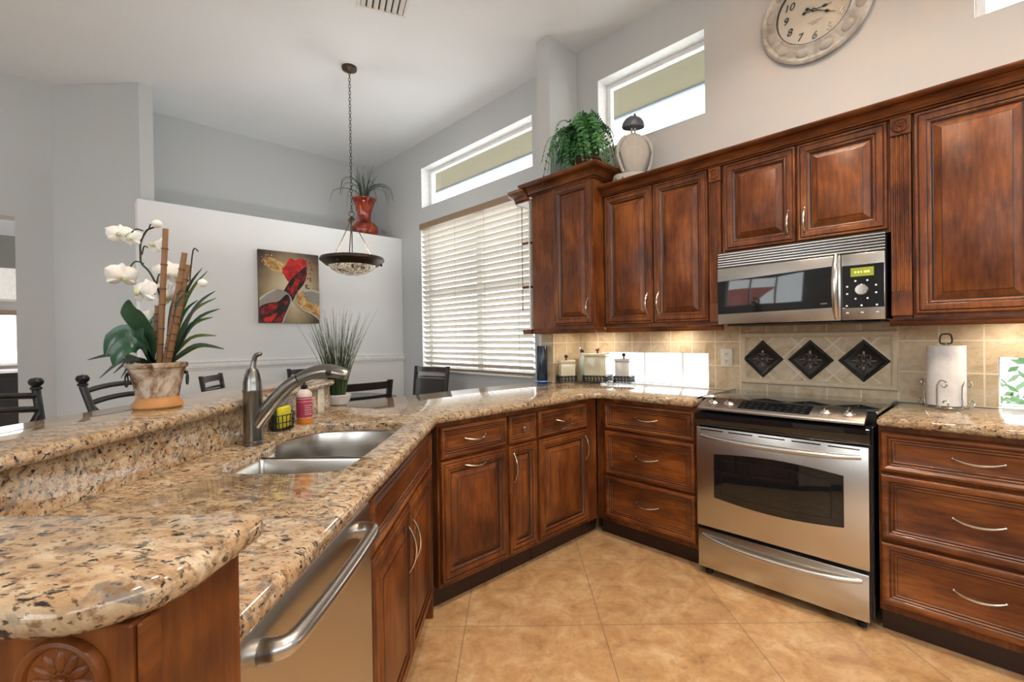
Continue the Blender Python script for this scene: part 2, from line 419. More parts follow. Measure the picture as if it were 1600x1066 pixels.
        for top in (True, False):
            bm = bmesh.new(); es = []
            lps = [L[-1] if top else L[0]]+[(H[-1] if top else H[0]) for H in hl]
            for lp in lps:
                vv = [bm.verts.new(p) for p in lp]
                es += [bm.edges.new((vv[i], vv[(i+1) % len(vv)])) for i in range(len(vv))]
            bmesh.ops.triangle_fill(bm, use_beauty=True, edges=es, normal=(0, 0, 1 if top else -1))
            bm.verts.index_update()
            fs = []
            for f in bm.faces:
                ids = [w.index for w in f.verts]
                f.normal_update()
                if (f.normal.z > 0) != top: ids.reverse()
                fs.append(ids)
            s.add([w.co.copy() for w in bm.verts], fs, mat, T); bm.free()
    def build(s, name, parent=None, angle=35, loc=None):
        me = bpy.data.meshes.new(name); me.from_pydata([tuple(p) for p in s.v], [], s.f)
        for k in s.mats: me.materials.append(M[k])
        me.polygons.foreach_set('material_index', s.m)
        me.polygons.foreach_set('use_smooth', [True]*len(s.f))
        bm = bmesh.new(); bm.from_mesh(me); bmesh.ops.remove_doubles(bm, verts=bm.verts[:], dist=1e-6); bm.to_mesh(me); bm.free()
        me.set_sharp_from_angle(angle=radians(angle)); me.update()
        o = bpy.data.objects.new(name, me); COL.objects.link(o)
        if parent is not None: o.parent = parent
        if loc is not None: o.location = loc
        return o

def inset(poly, o):
    n = len(poly); out = []
    if abs(o) < 1e-9: return list(poly)
    for i in range(n):
        a, b, c = Vector(poly[i-1]), Vector(poly[i]), Vector(poly[(i+1) % n])
        d1 = (b-a).normalized(); d2 = (c-b).normalized()
        n1 = Vector((-d1.y, d1.x)); n2 = Vector((-d2.y, d2.x)); m = n1+n2
        m = m.normalized() if m.length > 1e-6 else n1
        p = b+m*(o/max(.35, m.dot(n1))); out.append((p.x, p.y))
    return out
def rounded(poly, rad, seg=5):
    n = len(poly); out = []
    for i in range(n):
        r = rad[i] if isinstance(rad, (list, tuple)) else rad
        a, b, c = Vector(poly[i-1]), Vector(poly[i]), Vector(poly[(i+1) % n])
        if r <= 0: out.append(tuple(b)); continue
        d1 = (a-b).normalized(); d2 = (c-b).normalized()
        r = min(r, .45*(a-b).length, .45*(c-b).length)
        p, q = b+d1*r, b+d2*r
        for k in range(seg+1):
            t = k/seg; out.append(tuple(p*(1-t)**2+b*2*t*(1-t)+q*t*t))
    return out
def catmull(pts, k=6, closed=False):
    P = [Vector(p) for p in pts]; n = len(P); out = []
    for i in range(n if closed else n-1):
        a = P[(i-1) % n] if closed or i > 0 else P[i]; b = P[i]; c = P[(i+1) % n]; e = P[(i+2) % n] if closed or i < n-2 else c
        for j in range(k):
            t = j/k; out.append(.5*((2*b)+(c-a)*t+(2*a-5*b+4*c-e)*t*t+(3*b-a-3*c+e)*t**3))
    if not closed: out.append(P[-1])
    return out

# ------------------------------------------------------------------ things
def tag(o, label, cat, group=None):
    o['label'] = label; o['category'] = cat
    if group: o['group'] = group
    return o
def thing(name, label, cat, loc=(0, 0, 0), rz=0, group=None):
    o = bpy.data.objects.new(name, None); o.empty_display_size = .1; COL.objects.link(o)
    o.location = loc; o.rotation_euler = (0, 0, rz); return tag(o, label, cat, group)
def struct(o): o['kind'] = 'structure'; return o
def sroot(name, loc=(0, 0, 0), rz=0):
    o = bpy.data.objects.new(name, None); COL.objects.link(o); o.location = loc; o.rotation_euler = (0, 0, rz); return struct(o)
def dup(root, loc, rz, label, group=None):
    r = root.copy(); COL.objects.link(r); r.location = loc; r.rotation_euler = (0, 0, rz); r['label'] = label
    if group: r['group'] = group
    for ch in list(root.children):
        c = ch.copy(); COL.objects.link(c); c.parent = r
        for g in list(ch.children):
            e = g.copy(); COL.objects.link(e); e.parent = c
    return r
DV, NV = (.6947, .7193), (.7193, -.6947)
def dn(d, n, z=None):
    p = (d*DV[0]+n*NV[0], d*DV[1]+n*NV[1]); return p if z is None else (*p, z)
RD = atan2(DV[1], DV[0])      # local x along the sink run, local -y towards the kitchen floor
RR = -pi/2                    # range wall: local x runs to the right, local -y into the kitchen

# ------------------------------------------------------------------ room shell
def wall_grid(mb, axis, p0, p1, a0, a1, z0, z1, holes, mat, reveal=None):
    """wall between planes p0 (room side) and p1 on 'x' or 'y', spanning a0..a1 and z0..z1 with rectangular openings"""
    A = sorted({a0, a1, *[h[0] for h in holes], *[h[1] for h in holes]}); A = [a for a in A if a0 <= a <= a1]
    Z = sorted({z0, z1, *[h[2] for h in holes], *[h[3] for h in holes]}); Z = [z for z in Z if z0 <= z <= z1]
    def solid(i, j):
        if i < 0 or j < 0 or i >= len(A)-1 or j >= len(Z)-1: return False
        a, z = (A[i]+A[i+1])/2, (Z[j]+Z[j+1])/2
        return not any(h[0] < a < h[1] and h[2] < z < h[3] for h in holes)
    def P(p, a, z): return (p, a, z) if axis == 'x' else (a, p, z)
    for i in range(len(A)-1):
        for j in range(len(Z)-1):
            if not solid(i, j): continue
            l, r, b, t = A[i], A[i+1], Z[j], Z[j+1]
            for p in (p0, p1): mb.add([P(p, l, b), P(p, r, b), P(p, r, t), P(p, l, t)], [(0, 1, 2, 3)], mat)
            for (di, dj, q) in ((-1, 0, ((l, b), (l, t))), (1, 0, ((r, b), (r, t))), (0, -1, ((l, b), (r, b))), (0, 1, ((l, t), (r, t)))):
                if not solid(i+di, j+dj):
                    inner = 0 <= i+di < len(A)-1 and 0 <= j+dj < len(Z)-1
                    (u, v) = q
                    mb.add([P(p0, *u), P(p0, *v), P(p1, *v), P(p1, *u)], [(0, 1, 2, 3)], reveal if (inner and reveal) else mat)
mb = MB(); mb.box(XL-.2, 3.24, YB-.2, 9.2, -.12, 0, 'floor'); struct(mb.build('floor'))
mb = MB(); mb.box(XL-.2, 3.24, YB-.2, 9.2, ZC, ZC+.15, 'ceiling'); struct(mb.build('ceiling'))
WIN = {1: (2.88, 4.69, .90, 2.605), 2: (2.88, 4.665, 2.792, 3.25), 3: (1.327, 2.165, 2.712, 3.257), 4: (-.95, .077, 2.70, 3.257),
       5: (1.315, 2.165, .915, 1.145), 6: (-.75, .010, .915, 1.145)}
mb = MB(); wall_grid(mb, 'x', XW, 3.24, YB-.2, YF+.2, 0, ZC, list(WIN.values()), 'paint', 'trim'); struct(mb.build('wall_right'))
mb = MB(); mb.box(2.70, XW-.001, 2.37, 2.50, 0, ZC-.001, 'paint'); struct(mb.build('wall_wing'))
mb = MB(); wall_grid(mb, 'y', YF, YF+.2, XL-.2, XW, 0, ZC, [(-1.9, -.285, 0, 2.36)], 'paint'); struct(mb.build('wall_far'))
mb = MB(); mb.box(.474, XW-.001, YS, YF-.001, 0, 2.507, 'white_paint', .004); struct(mb.build('wall_plant_shelf'))
mb = MB(); mb.prism([(-.05, YF-.001), (.511, 5.252), (.61, 5.252), (.61, YF-.001)], 2.5075, ZC-.001, 'paint')
mb.prism([(-.05, YF-.001), (.473, 5.291), (.473, YF-.001)], 0, 2.5075, 'paint'); struct(mb.build('wall_pillar'))
mb = MB(); wall_grid(mb, 'y', YB, YB-.2, XL-.2, 3.24, 0, ZC, [(-3.8, 2.6, 2.2, 3.35)], 'paint', 'trim'); struct(mb.build('wall_back'))
mb = MB(); wall_grid(mb, 'x', XL, XL-.2, YB-.2, YF+.2, 0, ZC, [(-3.2, .0, 1.4, 3.3), (2.1, 4.7, 1.4, 3.3)], 'paint', 'trim'); struct(mb.build('wall_left'))
# chair rail on the plant-shelf wall
mb = MB(); prof = [(0, -.04), (.012, -.04), (.014, -.028), (.022, -.02), (.022, .005), (.014, .014), (.018, .024), (.018, .034), (0, .04)]
mb.sweep([(.475, YS-.0005), (XW-.002, YS-.0005)], [(o, z+1.05) for o, z in prof], 'trim'); struct(mb.build('trim_1'))
mb = MB(); mb.box(.475, XW-.03, YS-.016, YS-.001, 0, .13, 'trim', .004); struct(mb.build('baseboard_far'))
mb = MB(); mb.box(XW-.016, XW-.001, 2.56, YS-.002, 0, .13, 'trim', .004); struct(mb.build('baseboard_right'))

def window(k, mull=(), rail=(), fr=.035, X=3.155, sill=False):
    y0, y1, z0, z1 = WIN[k]; r = sroot('window_%d' % k)
    m = MB(); f = fr
    m.box(X, X+.05, y0, y0+f, z0, z1, 'vinyl', .003); m.box(X, X+.05, y1-f, y1, z0, z1, 'vinyl', .003)
    m.box(X, X+.05, y0+f, y1-f, z0, z0+f, 'vinyl', .003); m.box(X, X+.05, y0+f, y1-f, z1-f, z1, 'vinyl', .003)
    for y, w in mull: m.box(X+.005, X+.045, y-w/2, y+w/2, z0+f, z1-f, 'vinyl', .002)
    for z, w in rail: m.box(X+.004, X+.044, y0+f, y1-f, z-w/2, z+w/2, 'vinyl', .002)
    m.build('window_frame', r)
    g = MB(); g.box(X+.024, X+.028, y0+f*.5, y1-f*.5, z0+f*.5, z1-f*.5, 'glass'); g.build('pane', r)
    if sill:
        q = MB(); q.box(3.0, X, y0+.001, y1-.001, z0-.001, z0+.02, 'trim', .004); q.build('window_sill', r)
window(1, mull=((3.785, .09),), rail=((1.78, .05),), fr=.05, sill=True)
window(2); window(3); window(4)
window(5, mull=((1.543, .012), (1.84, .012)), fr=.006, X=3.12)
window(6, mull=((-.30, .012),), fr=.006, X=3.12)
def back_windows():  # unseen windows, shaped high so their daylight favours the upper cabinets
    for k, (a0, a1, z0, z1, ns) in enumerate(((-3.8, 2.6, 2.2, 3.35, 4),)):
        r = sroot('window_%d' % (7+k)); m = MB(); Y = YB-.12; f = .06
        m.box(a0, a1, Y, Y+.05, z0, z0+f, 'vinyl'); m.box(a0, a1, Y, Y+.05, z1-f, z1, 'vinyl')
        for i in range(ns+1):
            x = a0+(a1-a0)*i/ns; x = min(max(x, a0+f/2), a1-f/2); m.box(x-f/2, x+f/2, Y+.001, Y+.049, z0+f, z1-f, 'vinyl')
        m.build('window_frame', r); g = MB(); g.box(a0+.02, a1-.02, Y+.02, Y+.025, z0+.02, z1-.02, 'glass'); g.build('pane', r)
    for k, (y0, y1) in enumerate(((-3.2, .0), (2.1, 4.7))):
        r = sroot('window_%d' % (8+k)); m = MB(); X = XL-.12; f = .06
        m.box(X, X+.05, y0, y1, 1.4, 1.46, 'vinyl'); m.box(X, X+.05, y0, y1, 3.24, 3.3, 'vinyl')
        for i in range(4):
            y = min(max(y0+(y1-y0)*i/3, y0+.03), y1-.03); m.box(X+.001, X+.049, y-f/2, y+f/2, 1.46, 3.24, 'vinyl')
        m.build('window_frame', r); g = MB(); g.box(X+.02, X+.025, y0+.02, y1-.02, 1.42, 3.28, 'glass'); g.build('pane', r)
back_windows()

# next room, seen through the opening beside the pillar
mb = MB(); wall_grid(mb, 'y', 9.0, 9.2, XL-.2, 3.24, 0, ZC, [(-1.0, -.42, 1.0, 1.70)], 'paint', 'trim'); struct(mb.build('wall_back_room'))
mb = MB(); mb.box(-2.6, 1.0, 8.55, 8.999, 2.22, 2.63, 'olive'); struct(mb.build('wall_soffit'))
mb = MB(); mb.box(-2.6, 1.0, 8.50, 8.998, 1.83, 2.219, 'trim', .01); struct(mb.build('trim_2'))
r = sroot('window_10'); m = MB(); m.box(-1.0, -.42, 9.05, 9.09, 1.0, 1.03, 'vinyl'); m.box(-1.0, -.42, 9.05, 9.09, 1.67, 1.7, 'vinyl')
m.box(-1.0, -.97, 9.05, 9.09, 1.03, 1.67, 'vinyl'); m.box(-.45, -.42, 9.05, 9.09, 1.03, 1.67, 'vinyl'); m.build('window_frame', r)
g = MB(); g.box(-.98, -.44, 9.07, 9.074, 1.01, 1.69, 'glass'); g.build('pane', r)
t = thing('window_blind', 'small blind with brown headrail on the back room window', 'blind', (-.71, 8.97, 1.0))
m = MB(); m.box(-.30, .30, -.05, .02, .655, .72, 'brass', .004); m.build('headrail', t)
m = MB()
for i in range(20): m.box(-.285, .285, -.012, .012, .02+i*.032, .023+i*.032, 'slat', T=None)
m.build('slats', t)
m = MB(); m.box(-.29, .29, -.025, .02, -.02, .0, 'brass', .004); m.build('bottom_rail', t)
t = thing('sideboard', 'black sideboard with pale top in the back room', 'sideboard', (-.9, 8.7, 0))
m = MB(); m.box(-.7, .6, -.25, .28, .06, .92, 'black', .006); m.build('body', t)
m = MB(); m.box(-.72, .62, -.27, .28, .92, .955, 'trim', .005); m.build('tabletop', t)
for x in (-.32, .3):
    m = MB(); m.box(x-.29, x+.29, -.266, -.252, .1, .88, 'black', .004); m.build('door', t)
t = thing('recessed_light', 'round ceiling light in the back room seen through opening', 'ceiling light', (-.55, 7.6, ZC))
m = MB(); m.lathe([(.09, -.012), (.10, -.006), (.10, -.001)], 'trim', cap=False); m.build('trim_ring', t)
m = MB(); m.lathe([(.0, -.014), (.085, -.0135)], 'lamp_on'); m.build('lens', t)

# outside
mb = MB(); mb.box(-40, 60, -40, 60, -.4, -.16, 'concrete'); struct(mb.build('ground'))
mb = MB(); mb.box(3.241, 3.84, -2.0, 6.4, 3.352, 3.40, 'tan'); mb.box(3.84, 3.88, -2.0, 6.4, 3.335, 3.50, 'fascia', .004)
mb.box(3.50, 3.72, 2.62, 2.95, 3.345, 3.353, 'olive'); mb.box(3.50, 3.72, 5.5, 5.8, 3.345, 3.353, 'olive')
struct(mb.build('trim_3'))

def leafy(mb, c, r, n, size, mats):
    for i in range(n):
        a = random.uniform(0, 2*pi); e = random.uniform(-.7, 1.2); q = random.uniform(.5, 1)
        p = Vector((c[0]+r[0]*q*cos(a)*cos(e), c[1]+r[1]*q*sin(a)*cos(e), c[2]+r[2]*q*sin(e)))
        u = Vector((random.uniform(-1, 1), random.uniform(-1, 1), random.uniform(-1, 1))).normalized(); w = u.orthogonal().normalized()
        s_ = size*random.uniform(.6, 1.2)
        mb.add([p-u*s_, p+w*s_*.4, p+u*s_, p-w*s_*.4], [(0, 1, 2, 3)], random.choice(mats))
for (x, y, h, lb) in ((5.2, -.35, 1.45, 'green shrub outside the counter window near paper towels'),):
    t = thing('shrub', lb, 'shrub', (x, y, -.16))
    m = MB(); leafy(m, (0, 0, h*.75), (.55, .6, h*.55), 260, .07, ['shrub']); m.build('foliage', t)
    m = MB(); m.tube([(0, 0, 0), (.02, 0, h*.6)], .025, 'bamboo'); m.build('stem', t)
t = thing('neighbour_roof', 'red tiled roof beyond the windows opposite the range', 'roof', (-9.5, 1.0, -.16))
m = MB(); m.add([(0, 4.5, 1.7), (0, 11, 1.7), (-4, 11, 4.0), (-4, 4.5, 4.0)], [(0, 1, 2, 3)], 'rooft'); m.box(-4, -.3, 4.8, 10.6, 0, 1.7, 'tan'); m.build('roof_slope', t)

# ------------------------------------------------------------------ cabinet helpers (local: x right, -y out of the front, z up)
def door_panel(mb, x0, x1, z0, z1, w='wood', s=.060, y=0, raised=True):
    s = min(s, .27*min(x1-x0, z1-z0)); k = min(1, s/.05)
    if raised: R = [(0, 0, w), (0, -.013, w), (.003, -.019, w), (.008, -.021, w), (.012, -.0195, 'glaze'), (.0145, -.0165, w), (.019, -.022, w), (s-.024, -.0235, w), (s-.019, -.0215, 'glaze'), (s-.0155, -.0165, w),
         (s-.010, -.0185, w), (s-.004, -.015, 'glaze'), (s, -.0085, 'glaze'), (s+.003, -.0075, w), (s+.026*k, -.0195, w), (s+.028*k, -.0205, 'glaze'), (s+.031*k, -.0222, w)]
    else: R = [(0, 0, w), (0, -.013, w), (.004, -.019, w), (.010, -.023, w), (.016, -.0235, w), (s-.024, -.0195, w), (s-.021, -.0155, 'glaze'), (s-.018, -.0135, w), (s-.013, -.0160, w),
         (s-.009, -.0120, 'glaze'), (s-.006, -.0115, w), (s-.002, -.0135, w), (s+.002, -.0095, 'glaze'), (s+.005, -.0085, w)]
    L = [[(x0+i, y+d, z0+i), (x1-i, y+d, z0+i), (x1-i, y+d, z1-i), (x0+i, y+d, z1-i)] for i, d, _ in R]
    mb.rings(L, [q[2] for q in R], None, w)
def pull(parent, cx, cz, L=.13, vert=False, y=-.0195, rise=.026, mat='nickel', name='handle'):
    m = MB(); pts = []; rs = []
    for i in range(13):
        t = i/12*2-1; a = t*L/2; o = y-.001-rise*(1-abs(t)**2.2)
        pts.append((cx, o, cz+a) if vert else (cx+a, o, cz-.010*(1-t*t))); rs.append(.0032+.0024*(1-t*t))
    m.tube(pts, rs, mat, 8)
    for t in (-1, 1):
        a = t*L/2; q = (cx, y, cz+a) if vert else (cx+a, y, cz)
        m.ball(q, .0055, mat, 10, 6)
    return m.build(name, parent)
def knob(parent, cx, cz, y=-.0195):
    m = MB(); T = Matrix.Translation((cx, y, cz)) @ Matrix.Rotation(pi/2, 4, 'X')
    m.lathe([(.006, 0), (.005, .010), (.013, .016), (.015, .021), (.012, .027), (0, .029)], 'nickel', seg=20, T=T); return m.build('knob', parent)
def carcass(t, w, depth=.56, top=.874, x0=0, x1=None):
    m = MB(); m.box(x0, w if x1 is None else x1, 0, depth, .10, top, 'wood', .001); m.build('carcass', t)
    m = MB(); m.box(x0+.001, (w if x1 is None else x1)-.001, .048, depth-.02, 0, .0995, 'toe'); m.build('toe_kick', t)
def drawer(t, x0, x1, z0, z1, handle=True, kn=False, L=.13, name='drawer'):
    m = MB(); door_panel(m, x0, x1, z0, z1, 'woodx', .050, raised=False); o = m.build(name, t)
    if kn: knob(o, (x0+x1)/2, (z0+z1)/2, -.0125)
    elif handle: pull(o, (x0+x1)/2, (z0+z1)/2+.006, L, y=-.0125)
    return o
def door(t, x0, x1, z0, z1, hx=None, hz=None, vert=True, L=.13):
    m = MB(); door_panel(m, x0, x1, z0, z1, 'wood'); o = m.build('door', t)
    if hx is not None: pull(o, hx, hz, L, vert)
    return o

# --- sink run (diagonal)
d0 = 1.200; t = thing('sink_cabinet', 'dark cherry sink base cabinet with two raised-panel doors beside the dishwasher', 'cabinet', dn(d0, -.395, 0), RD)
wS = 2.100-d0; m = MB(); m.box(0, wS, 0, .05, .10, .874, 'wood', .001); m.box(0, .018, .05, .53, .10, .874, 'wood'); m.box(wS-.018, wS, .05, .53, .10, .874, 'wood')
m.box(.018, wS-.018, .05, .53, .10, .118, 'wood'); m.build('carcass', t)
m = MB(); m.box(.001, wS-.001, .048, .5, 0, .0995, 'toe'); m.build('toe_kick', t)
drawer(t, .012, wS-.012, .695, .850, handle=False, name='false_front')
door(t, .012, wS/2-.002, .125, .685, wS/2-.035, .535, L=.16); door(t, wS/2+.002, wS-.012, .125, .685, wS/2+.035, .535, L=.16)
m = MB(); m.box(wS+.002, wS+.022, -.012, .03, 0.0, .874, 'wood', .003); m.build('corner_stile', t)

t = thing('dishwasher', 'stainless dishwasher with long curved bar handle under the granite counter', 'dishwasher', dn(.598, -.395, 0), RD)
m = MB(); m.box(.004, .594, .0, .54, .08, .868, 'black', .004); m.build('body', t)
m = MB()
prof = [(.868, 0), (.868, -.006), (.862, -.013), (.84, -.0205), (.80, -.0225), (.3, -.0225), (.12, -.0215), (.105, -.016), (.10, 0)]
m.rings([[(x, y, z) for z, y in prof] for x in (.006, .592)], 'steel', 'steel', 'steel'); m.build('door', t)
m = MB(); pts = catmull([(.080, -.020, .808), (.083, -.044, .811), (.104, -.060, .813), (.20, -.065, .813), (.297, -.066, .813), (.394, -.065, .813), (.490, -.060, .813), (.511, -.044, .811), (.514, -.020, .808)], 6)
m.tube(pts, [.0145+.006*abs(i/(len(pts)-1)*2-1)**3 for i in range(len(pts))], 'steel', 14); m.build('handle', t)
m = MB(); m.box(.01, .588, .04, .4, .0, .079, 'black'); m.build('toe_kick', t)

# --- near end of the peninsula: wood end panel with carved corner block
t = thing('peninsula_end_panel', 'wood end panel with carved rosette post under near end of bar top', 'panel', dn(.385, -.325, 0), RD)
m = MB(); m.box(.03, .160, 0, .60, 0, 1.029, 'wood', .001); m.build('panel', t)
m = MB(); m.box(-.004, .028, -.008, .62, 0, 1.029, 'wood', .002); m.box(.0, .024, -.013, -.008, 0.02, 1.028, 'woodx', .002); m.build('corner_post', t)
def rosette(mb, T, R, k=12):
    mb.lathe([(0, 0), (R, 0), (R, .004), (R*.96, .007), (R*.88, .008), (R*.80, .006), (R*.77, .003)], 'wood', seg=48, T=T)
    mb.lathe([(R*.77, .0032), (R*.74, .0022)], 'glaze', seg=48, T=T, cap=False)
    for i in range(k):
        a = 2*pi*i/k; q = T @ Matrix.Rotation(a, 4, 'Z')
        mb.ball((R*.48, 0, .0012), (R*.29, R*.135, .0045), 'wood', 12, 8, T=q)
        q2 = T @ Matrix.Rotation(a+pi/k, 4, 'Z'); mb.box(R*.25, R*.74, -.0006, .0006, .001, .0028, 'glaze', T=q2)
    mb.ball((0, 0, .004), (R*.19, R*.19, .007), 'wood', 16, 8, T=T)
m = MB(); rosette(m, Matrix.Translation((-.0045, .047, .985)) @ Matrix.Rotation(-pi/2, 4, 'Y'), .037); m.build('rosette', t)

# --- kitchen side of the short run (faces the camera)
XR = lambda x: (x, 1.807, 0)
t = thing('pullout_cabinet', 'cherry base cabinet with drawer above wide pull-out door beside sink corner', 'cabinet', XR(1.240), 0); w = .435
carcass(t, w, .55); drawer(t, .010, w-.006, .700, .850); o = door(t, .010, w-.006, .125, .690, (w)/2, .655, vert=False, L=.14)
t = thing('narrow_cabinet', 'narrow cherry base cabinet with round knob drawer and slim door', 'cabinet', XR(1.677), 0); w = .222
carcass(t, w, .55); drawer(t, .006, w-.006, .700, .850, kn=True); door(t, .006, w-.006, .125, .690, .035, .575, L=.15)
t = thing('corner_cabinet', 'cherry base cabinet with drawer and door next to inside corner', 'cabinet', XR(1.901), 0); w = .46
carcass(t, w, .55); drawer(t, .008, w-.006, .700, .850); door(t, .008, w-.006, .125, .690, w-.032, .575, L=.15)
m = MB(); m.box(w+.001, .558, -.006, .02, .10, .874, 'wood', .001); m.build('filler_panel', t)
m = MB(); m.box(w+.001, .6, .046, .066, 0, .0995, 'toe'); m.build('filler_toe_kick', t)

# --- range wall bases
def drawer_base(label, y_left, w, lf=0):
    t = thing('drawer_cabinet', label, 'cabinet', (2.47, y_left, 0), RR)
    carcass(t, w, .545)
    x0 = lf+.006; x1 = w-.006
    for z0, z1 in ((.685, .852), (.402, .675), (.132, .392)):
        drawer(t, x0, x1, z0, z1, L=.14)
    return t
drawer_base('three-drawer cherry base cabinet between inside corner and left side of range', 1.800, .658, .06)
R1 = drawer_base('three-drawer cherry base cabinet right of range under paper towel holder', .360, .595)
dup(R1, (2.47, -.237, 0), RR, 'second three-drawer cherry base cabinet further right of range')

# ------------------------------------------------------------------ worktops
def oval(pts): return [(p.x, p.y) for p in catmull([Vector((a, b)) for a, b in pts], 5, True)]
sink_dn = [(1.245, -.485), (1.30, -.462), (1.55, -.455), (1.90, -.455), (1.955, -.475), (1.985, -.54), (1.998, -.67), (1.968, -.80), (1.88, -.868), (1.77, -.885), (1.69, -.868), (1.625, -.838), (1.50, -.835), (1.33, -.828), (1.255, -.785), (1.225, -.70), (1.222, -.58)]
sink_hole = [dn(p.x, p.y) for p in catmull([Vector(q) for q in sink_dn], 4, True)]
def area(p): return sum(p[i-1][0]*p[i][1]-p[i][0]*p[i-1][1] for i in range(len(p)))/2
def ccw(p): return p if area(p) > 0 else list(reversed(p))
sink_hole = ccw(sink_hole)
top = [dn(.5605, -.345), (1.217, 1.757), (2.385, 1.757), (2.42, 1.722), (2.42, 1.140), (3.019, 1.140), (3.019, 2.368), (2.69, 2.368), (2.69, 2.55), (1.06, 2.55), dn(2.45, -1.03), dn(2.45, -.974), dn(.5605, -.974)]
top = rounded(ccw(top), [0]*13, 1)
m = MB(); m.slab(top, .876, .915, .013, 'granite', [sink_hole])
tag(m.build('granite_countertop'), 'long gold granite countertop wrapping from sink to left side of range', 'countertop')
m = MB(); m.slab(ccw([(2.42, .358), (3.019, .358), (3.019, -.85), (2.42, -.85)]), .876, .915, .013, 'granite')
tag(m.build('granite_countertop'), 'short granite countertop right of range under paper towel roll', 'countertop')
bar = [(.552, -.292), (.552, -.925), (2.412, -.925), (2.412, -1.268), (.352, -1.268), (.352, -.345), (.405, -.292)]
bar = [dn(a, b) for a, b in bar]; rr = [.02, .015, .015, .03, .02, .05, .05]
if area(bar) < 0: bar.reverse(); rr.reverse()
m = MB(); m.slab(rounded(bar, rr), 1.030, 1.062, .014, 'granite')
tag(m.build('raised_bar_top'), 'raised granite bar top behind the sink carrying the orchid pot', 'bar top')
m = MB(); m.box(0, 1.85, 0, .022, .9155, 1.0295, 'granite', .001); o = m.build('granite_backsplash'); o.location = dn(.562, -.9535, 0); o.rotation_euler = (0, 0, RD)
tag(o, 'low granite backsplash strip between sink counter and raised bar top', 'backsplash')
m = MB(); m.box(0, 1.845, .023, .155, 0, 1.0295, 'paint'); m.box(-.17, -.001, .023, .155, 0, 1.0295, 'paint')
o = m.build('wall_bar'); o.location = dn(.562, -.9535, 0); o.rotation_euler = (0, 0, RD); struct(o)
m = MB(); m.box(1.45, 2.69, 2.38, 2.42, 0, .8755, 'paint'); struct(m.build('wall_peninsula'))

# --- sink
def clip(poly, f):
    out = []
    for i in range(len(poly)):
        a, b = poly[i-1], poly[i]; fa, fb = f(a), f(b)
        if (fa >= 0) != (fb >= 0):
            q = fa/(fa-fb); out.append((a[0]+(b[0]-a[0])*q, a[1]+(b[1]-a[1])*q))
        if fb >= 0: out.append(b)
    return out
dd = lambda p: p[0]*DV[0]+p[1]*DV[1]
so = dn(1.6, -.65); loc = lambda poly: [(x-so[0], y-so[1]) for x, y in poly]
t = thing('kitchen_sink', 'undermount stainless double bowl sink below faucet in granite counter', 'sink', (*so, 0), 0)
for k, (f, dz) in enumerate(((lambda p: 1.532-dd(p), .19), (lambda p: dd(p)-1.558, .215))):
    pl = [p for p in clip(inset(sink_hole, -.004), f)]
    q = []
    for p in pl:
        if not q or hypot(p[0]-q[-1][0], p[1]-q[-1][1]) > .006: q.append(p)
    pl = rounded(loc(ccw(q)), [.03 if abs(f((p[0], p[1]))) < .004 else 0 for p in ccw(q)], 4)
    c = Vector((sum(p[0] for p in pl)/len(pl), sum(p[1] for p in pl)/len(pl)))
    def sc(s_): return [(c.x+(p[0]-c.x)*s_, c.y+(p[1]-c.y)*s_) for p in pl]
    m = MB(); zt = .8755
    L = [[(x, y, z) for x, y in sc(s_)] for s_, z in ((1.03, zt-.004), (1.03, zt-.001), (1.0, zt-.0015), (.985, zt-.008), (.975, zt-.10), (.955, zt-dz+.03), (.90, zt-dz+.005), (.82, zt-dz), (.2, zt-dz-.004))]
    m.rings(L, 'sinksteel', None, 'sinksteel'); b_ = m.build('bowl', t, 50)
    m = MB(); m.lathe([(0, .0), (.03, .0), (.042, .003), (.045, .0005)], 'chrome', (c.x, c.y, zt-dz-.003), 24); m.build('drain', b_)
m = MB(); T = Matrix.Translation(Vector((*dn(1.545, -.645), 0))-Vector((*so, 0))) @ Matrix.Rotation(RD, 4, 'Z'); m.box(-.010, .010, -.165, .165, .80, .866, 'sinksteel', .006, 3, T=T); m.build('divider', t)

# --- faucet
t = thing('faucet', 'pewter single-lever pull-out faucet behind the double sink', 'faucet', dn(1.570, -.880, .915), RD-pi/2)
# local: +x towards the sink bowls
m = MB(); m.lathe([(.033, 0), (.033, .012), (.030, .014), (.0305, .03), (.030, .175), (.0315, .18), (.0315, .186), (.030, .19), (.0295, .21), (.024, .235), (.016, .255), (0, .258)], 'pewter', seg=28); m.build('body', t)
m = MB(); m.tube(catmull([(0, 0, .235), (.003, 0, .262), (.006, 0, .282), (.012, -.001, .298), (.024, -.002, .304)], 5), [.017, .0155, .014, .0125, .0115, .0105, .010, .0095, .009, .0085, .008, .008, .008, .008, .008, .008, .008, .008, .0078, .0075, .007], 'pewter', 12)
m.ball((.026, -.002, .304), (.008, .010, .007), 'pewter', 12, 8); m.build('lever', t)
m = MB(); pts = catmull([(.0, 0, .055), (.030, 0, .095), (.075, 0, .150), (.120, 0, .195), (.155, 0, .218)], 6)
m.tube(pts, [.026-.006*i/(len(pts)-1) for i in range(len(pts))], 'pewter', 16); m.build('spout', t)
m = MB(); pts = catmull([(.157, 0, .2195), (.20, 0, .238), (.25, 0, .246), (.30, 0, .236), (.318, 0, .228)], 6)
m.tube(pts, [.0205+.004*sin(pi*i/(len(pts)-1)) - .004*(i/(len(pts)-1))**3 for i in range(len(pts))], 'pewter', 16, flat=.8); sh = m.build('spray_head', t)
m = MB(); m.ball((.262, -.017, .240), (.014, .006, .010), 'rubber', 12, 8); m.ball((.262, .017, .240), (.014, .006, .010), 'rubber', 12, 8); m.build('spray_button', sh)

# ------------------------------------------------------------------ range
t = thing('range', 'stainless slide-in electric range with black glass cooktop and oven window', 'range', (2.47, .7525, 0), RR)
